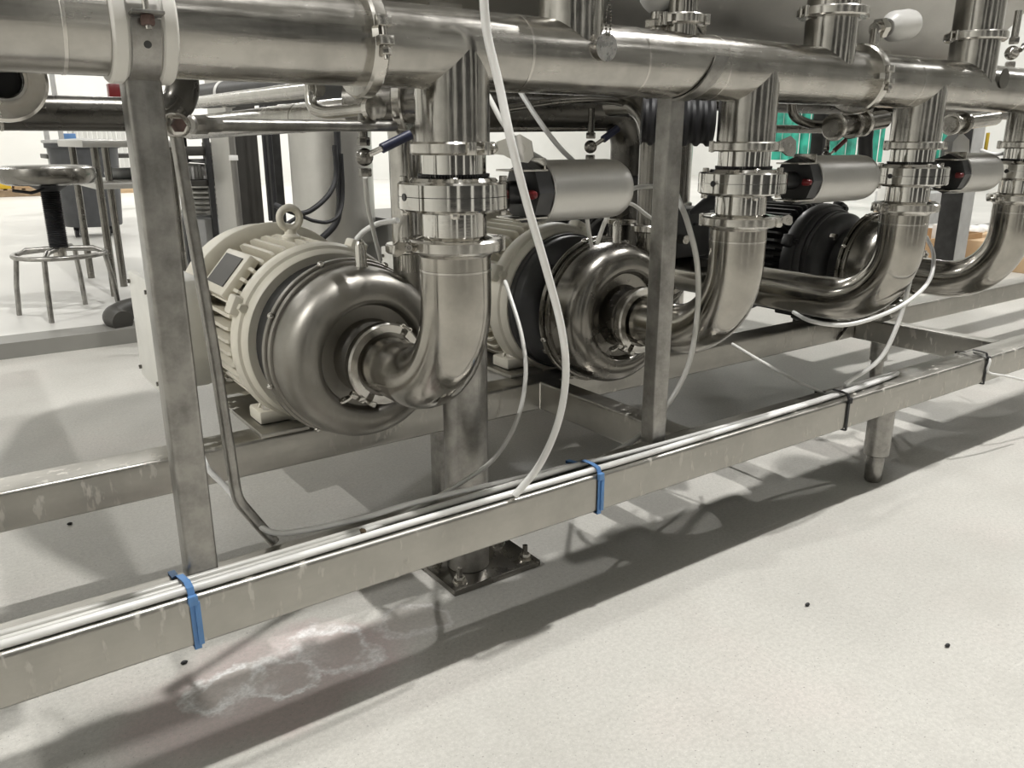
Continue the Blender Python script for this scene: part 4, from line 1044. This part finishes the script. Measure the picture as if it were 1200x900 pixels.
for k in range(6):
    q = at(245, 247 - k * 6, Y=5.25)
    mb = MB(); mb.tube(arc(Vector((q.x, 5.25, q.z)), EX, EY, 0.15 - (k % 2) * 0.012, 0, 2 * PI, 36), 0.0145, 10, caps=False); o = mb.build('hose_coil', M['tank']); props(o, 'grey hose ring stacked below the rack, %s from the floor' % ['lowest', 'second', 'third', 'fourth', 'fifth', 'topmost'][k], 'hose', 'stacked hose rings')
q = at(245, 252, Y=5.25); mb = MB(); mb.box((q.x - 0.23, 5.03, SL), (q.x + 0.23, 5.47, q.z - 0.005), 0.01); o = mb.build('crate', M['lgrey']); props(o, 'pale crate under the grey hose rings of the rack', 'crate')

# wide steel column and dark post
q0, q1 = at(271, 200, Y=3.95), at(305, 200, Y=4.0)
wc = thing('machine_column', 'wide grey boxed column with a pale left edge behind the cream motor', 'column', (q0.x, 4.1, SL))
mb = MB(); mb.box((q0.x + 0.03, 4.0, SL), (q1.x, 4.25, 1.6), 0.003); mb.build('panel', M['grey'], wc)
mb = MB(); mb.box((q0.x, 3.95, SL), (q0.x + 0.032, 4.24, 1.6), 0.003); mb.build('edge_strip', M['tank'], wc)
zb = at(275, 185, Y=3.95).z
mb = MB(); mb.box((q0.x - 0.003, 3.945, zb - 0.012), (q0.x + 0.036, 3.96, zb + 0.012), 0.001); mb.build('bracket', M['plastic'], wc)
q = at(325, 200, Y=3.7)
mb = MB(); mb.box((q.x - 0.026, 3.7, SL), (q.x + 0.026, 3.75, 1.6), 0.004); o = mb.build('steel_post', M['charc']); props(o, 'narrow dark post left of the bright upright tank', 'post', 'dark posts')
for k, (pxx, lab) in enumerate(((309, 'left black cable of the pair hanging beside the dark post'), (316, 'right black cable of the pair hanging beside the dark post'))):
    q = at(pxx, 160, Y=3.6); mb = MB(); mb.tube([Vector((q.x, 3.6, 1.5)), Vector((q.x, 3.6, 0.5))], 0.009, 10); o = mb.build('cable', M['rubber']); props(o, lab, 'cable', 'hanging black cables')
# upright tank
qa, qb = at(334, 200, Y=3.3), at(441, 200, Y=3.3)
xc = (qa.x + qb.x) / 2; rt = (qb.x - qa.x) / 2 * 0.83
vt = thing('upright_tank', 'bright upright steel tank behind the cream motor', 'tank', (xc, 3.3, 0))
zb = at(420, 284, Y=3.15).z
mb = MB(); mb.lathe([(0.05, zb - 0.06), (rt * 0.8, zb - 0.03), (rt, zb), (rt, 1.8)], (xc, 3.3, 0), EZ, 56); mb.build('shell', M['tank'], vt)
for k in range(3):
    a = k * 2 * PI / 3 + 0.4
    mb = MB(); mb.cyl((xc + math.cos(a) * rt * 0.8, 3.3 + math.sin(a) * rt * 0.8, 0), (xc + math.cos(a) * rt * 0.8, 3.3 + math.sin(a) * rt * 0.8, zb + 0.02), 0.02, 16); mb.build('leg', M['post'], vt)
def cable(label, pts, r=0.008):
    mb = MB(); mb.tube(spline(pts, 8), r, 10); props(mb.build('cable', M['rubber'], angle=60), label, 'cable', 'hanging black cables')
cable('thick black cable running straight down the bright upright tank', [at(394, 90, Y=3.02), at(395, 150, Y=3.02), at(397, 210, Y=3.02), at(398, 240, Y=3.02), at(393, 262, Y=3.02), at(376, 280, Y=3.02), at(350, 300, Y=3.02)], 0.013)
cable('black cable looping left from the upright tank to the motor eye', [at(392, 170, Y=2.99), at(394, 205, Y=2.99), at(385, 228, Y=2.97), at(365, 246, Y=2.95), at(350, 250, Y=2.95), at(336, 246, Y=2.95), at(322, 240, Y=2.98)], 0.010)
cable('grey black cable sagging low across the upright tank', [at(400, 180, Y=3.0), at(402, 225, Y=3.0), at(398, 250, Y=2.98), at(385, 260, Y=2.96), at(368, 259, Y=2.95), at(352, 254, Y=2.95), at(336, 262, Y=2.95)], 0.007)

# far items on the left
def box(name, label, cat, lo, hi, mat, c=0.004, group=None):
    mb = MB(); mb.box(lo, hi, c); return props(mb.build(name, M[mat]), label, cat, group)
pq = foot(14, 231)
pl = thing('pallet', 'low wooden pallet with clutter on the far floor behind the stool', 'pallet', pq)
for k in range(5):
    mb = MB(); mb.box((pq.x - 0.5 + k * 0.23, pq.y, SL + 0.09), (pq.x - 0.32 + k * 0.23, pq.y + 1.0, SL + 0.11)); mb.build('slat', M['wood'], pl, smooth=False)
for k in range(3):
    mb = MB(); mb.box((pq.x - 0.5, pq.y + 0.05 + k * 0.4, SL), (pq.x + 0.6, pq.y + 0.15 + k * 0.4, SL + 0.09)); mb.build('bearer', M['wood'], pl, smooth=False)
box('crate', 'yellow crate on the far pallet at the left edge', 'crate', (pq.x - 0.35, pq.y + 0.1, SL + 0.112), (pq.x + 0.02, pq.y + 0.5, SL + 0.36), 'yellow')
box('carton', 'brown carton on the far pallet beside the yellow crate', 'box', (pq.x + 0.06, pq.y + 0.1, SL + 0.112), (pq.x + 0.34, pq.y + 0.5, SL + 0.32), 'cardl')
box('carton', 'pale carton stack on the far floor just left of the stool column', 'box', (pq.x + 0.75, pq.y + 0.3, SL), (pq.x + 1.25, pq.y + 0.7, SL + 0.34), 'paper')
box('carton', 'flat carton on the far floor behind the stool column', 'box', (pq.x + 1.3, pq.y + 0.1, SL), (pq.x + 1.8, pq.y + 0.6, SL + 0.2), 'cardl')
fr = thing('tall_rack', 'white perforated rack upright with a dark shelf at far left behind the bin', 'rack', at(62, 200, Y=9))
q = at(60, 190, Y=9.0)
for dx in (0, 0.12):
    mb = MB(); mb.box((q.x + dx - 0.02, 9.0, SL), (q.x + dx + 0.02, 9.05, 1.6), 0.002); mb.build('upright', M['lgrey'], fr)
zs = at(80, 182, Y=9).z
mb = MB(); mb.box((q.x - 0.03, 9.0, zs - 0.03), (q.x + 0.8, 9.5, zs + 0.01), 0.003); mb.build('shelf', M['grey'], fr)
q = at(80, 172, Y=9.1); box('carton', 'blue grey small carton on the dark shelf at far left', 'box', (q.x - 0.05, 9.1, zs + 0.012), (q.x + 0.08, 9.25, zs + 0.2), 'blue')
q = at(128, 108, Y=8); box('wall_box', 'small red and black box hanging far back left of the post', 'box', (q.x + 0.0, 8, q.z - 0.07), (q.x + 0.12, 8.1, q.z + 0.07), 'red')
# ribbed white panel far left
rp_ = thing('slatted_screen', 'white slatted screen standing far behind the work table', 'screen', at(115, 180, Y=11))
xa, xb = at(83, 175, Y=11).x, at(172, 175, Y=11).x
for k in range(16):
    xx = xa + (xb - xa) * k / 16
    mb = MB(); mb.box((xx, 11.0 + 0.02 * (k % 2), SL + 0.3), (xx + (xb - xa) / 16 - 0.012, 11.03 + 0.02 * (k % 2), 1.3), 0.002); mb.build('slat', M['wall'], rp_)
mb = MB(); mb.box((xa, 11.05, SL), (xa + 0.06, 11.1, 1.3)); mb.box((xb - 0.06, 11.05, SL), (xb, 11.1, 1.3)); mb.build('frame', M['wall'], rp_)

# ------------------------------------------------------------------ background, right
cu = thing('strip_curtain', 'green vinyl strip curtain in the far right doorway behind the second actuator', 'curtain', at(985, 190, X=9.5))
ya, yb = at(1110, 160, X=9.5).y, at(905, 160, X=9.5).y
ns = 34
z0_ = at(985, 189, X=9.5).z; zc_ = at(985, 92, X=9.5).z
for k in range(ns):
    yy = ya + (yb - ya) * k / ns; wd = (yb - ya) / ns
    mb = MB(); mb.box((9.5 + 0.02 * (k % 2), yy - 0.01, z0_), (9.506 + 0.02 * (k % 2), yy + wd * 0.97, zc_), 0.0, rot=Matrix.Rotation(random.uniform(-0.6, 0.6), 3, 'Z')); mb.build('strip', M['green'], cu, smooth=False)
mb = MB(); mb.box((9.48, ya - 0.1, zc_), (9.56, yb + 0.1, zc_ + 0.06)); mb.build('rail', M['lgrey'], cu)
for yy in (ya - 0.08, yb + 0.04):
    mb = MB(); mb.box((9.49, yy, SL), (9.55, yy + 0.05, zc_ + 0.02)); mb.build('stand', M['lgrey'], cu)
dp = at(1127, 260, Y=2.3)
q0 = at(1119, 290, Y=2.3); q1 = at(1133, 290, Y=2.3)
dp_ = thing('steel_post', 'dark square post with a painted lit face between the third and fourth elbow', 'post', (q0.x + 0.06, 2.36, 0), 'dark posts')
mb = MB(); mb.box((q0.x, 2.3, 0), (q0.x + 0.12, 2.42, 1.5), 0.004); mb.build('shaft', M['charc'], dp_)
mb = MB(); mb.box((q0.x + 0.003, 2.293, 0), (q0.x + 0.118, 2.301, 1.5), 0.001); mb.build('lit_face', M['lgrey'], dp_)  # lit face drawn as a pale sheet, shaded face as the dark shaft
q = at(1090, 318, Y=2.75)
cb = thing('cardboard_box', 'open cardboard box with raised flap left of the dark square post', 'box', (q.x, 2.8, 0), 'cardboard boxes')
xa, xb = at(1086, 290, Y=2.8).x, at(1124, 290, Y=2.8).x
zt_ = at(1100, 279, Y=2.8).z
mb = MB(); mb.box((xa, 2.8, 0), (xb + 0.3, 2.81, zt_)); mb.box((xa, 3.2, 0), (xb + 0.3, 3.21, zt_)); mb.box((xa, 2.81, 0), (xa + 0.01, 3.2, zt_)); mb.box((xb + 0.29, 2.81, 0), (xb + 0.3, 3.2, zt_)); mb.box((xa, 2.8, 0), (xb + 0.3, 3.2, 0.01)); mb.build('body', M['card'], cb, smooth=False)
mb = MB(); mb.box((xa, 3.2, zt_), (xb + 0.3, 3.206, zt_ + 0.2)); mb.build('flap', M['cardl'], cb, smooth=False)
for k, px in enumerate((1103, 1112)):
    q = at(px, 270, Y=2.95); box('packet', 'white packet %s standing in the open cardboard box' % ('nearer the drop' if k == 0 else 'nearer the dark post'), 'packet', (q.x - 0.03, 2.9, zt_ - 0.1), (q.x + 0.03, 3.0, zt_ + 0.06 + 0.05 * k), 'paper')
q = at(1150, 290, Y=2.9)
box('cardboard_box', 'tan cardboard box right of the dark square post with bags on top', 'box', (q.x - 0.12, 2.9, 0), (q.x + 0.5, 3.3, at(1150, 275, Y=2.9).z), 'cardl', group='cardboard boxes')
mb = MB(); q = at(1150, 270, Y=3.0)
for k in range(5): mb.ball(q + Vector((k * 0.07 - 0.08, 0.05 * (k % 2), 0.0)), 0.06, 10, (1, 1, 0.6))
o = mb.build('plastic_bag', M['plastic']); props(o, 'crumpled white bag on the tan cardboard box', 'bag')
q = at(1192, 312, Y=2.5)
box('cardboard_box', 'cardboard box low at the right edge under the fourth elbow', 'box', (q.x - 0.12, 2.4, 0), (q.x + 0.6, 2.8, at(1192, 290, Y=2.4).z), 'cardl', group='cardboard boxes')
q = at(1100, 240, Y=4.2)
box('cabinet', 'pale grey cabinet far behind the open cardboard box', 'cabinet', (q.x - 0.3, 4.2, SL), (q.x + 0.4, 4.7, at(1100, 226, Y=4.2).z), 'lgrey')
# structure at top right
q0 = at(1088, 60, Y=3.4)
struct('column_1', (q0.x - 0.09, 3.4, 0), (q0.x + 0.12, 3.6, CEIL), M['wall'])
q0 = at(1062, 65, Y=3.0)
box('wall_panel', 'dark panel behind the white sensor cap', 'panel', (q0.x - 0.15, 3.0, 0.95), (q0.x + 0.05, 3.05, 1.35), 'charc')
q = foot(146, 374)
mb = MB(); mb.tube(spline([q + Vector((0.22, 0.35, 0.045)), q + Vector((0.12, 0.1, 0.045)), q + Vector((0.0, -0.02, 0.045)), q + Vector((-0.06, -0.10, 0.035)), q + Vector((-0.04, -0.2, 0.03))], 8), 0.045, 20); props(mb.build('drain_hose', M['grey'], angle=60), 'thick grey drain hose end lying on the curb beside the stool', 'hose')
for px, py, lab in ((946, 710, 'dark chip on the bright floor below the front leg'), (1110, 758, 'dark chip on the bright floor nearest the right edge'), (82, 615, 'dark chip on the shaded floor left of the post, behind the front rail'), (216, 778, 'dark chip on the pink stain below the blue tie')):
    q = at(px, py, Z=0.0); mb = MB(); mb.ball(q + EZ * 0.003, 0.005, 8, (1.2, 0.7, 0.7)); props(mb.build('dirt_chip', M['rubber']), lab, 'chip', 'dark chips on the floor')
q0, q1 = at(1030, 8, Y=2.2), at(1112, 2, Y=1.9)
pipe('tan tinted pipe crossing the top edge near the right corner', [q0, q1], 0.055, 'pipe_x', 32)
q = at(1186, 62, Y=1.2)
ballvalve('bright little valve standing at the right edge above the header', q, Vector((0.6, 0.1, 0.25)), 0.07, 'plastic', 1.3, 'clamp')

q = at(1156, 172, Y=1.55)
box('yellow_tag', 'small yellow tag hanging behind the third actuator', 'tag', (q.x - 0.012, 1.55, q.z - 0.03), (q.x + 0.012, 1.553, q.z + 0.05), 'yellow', 0.0005)
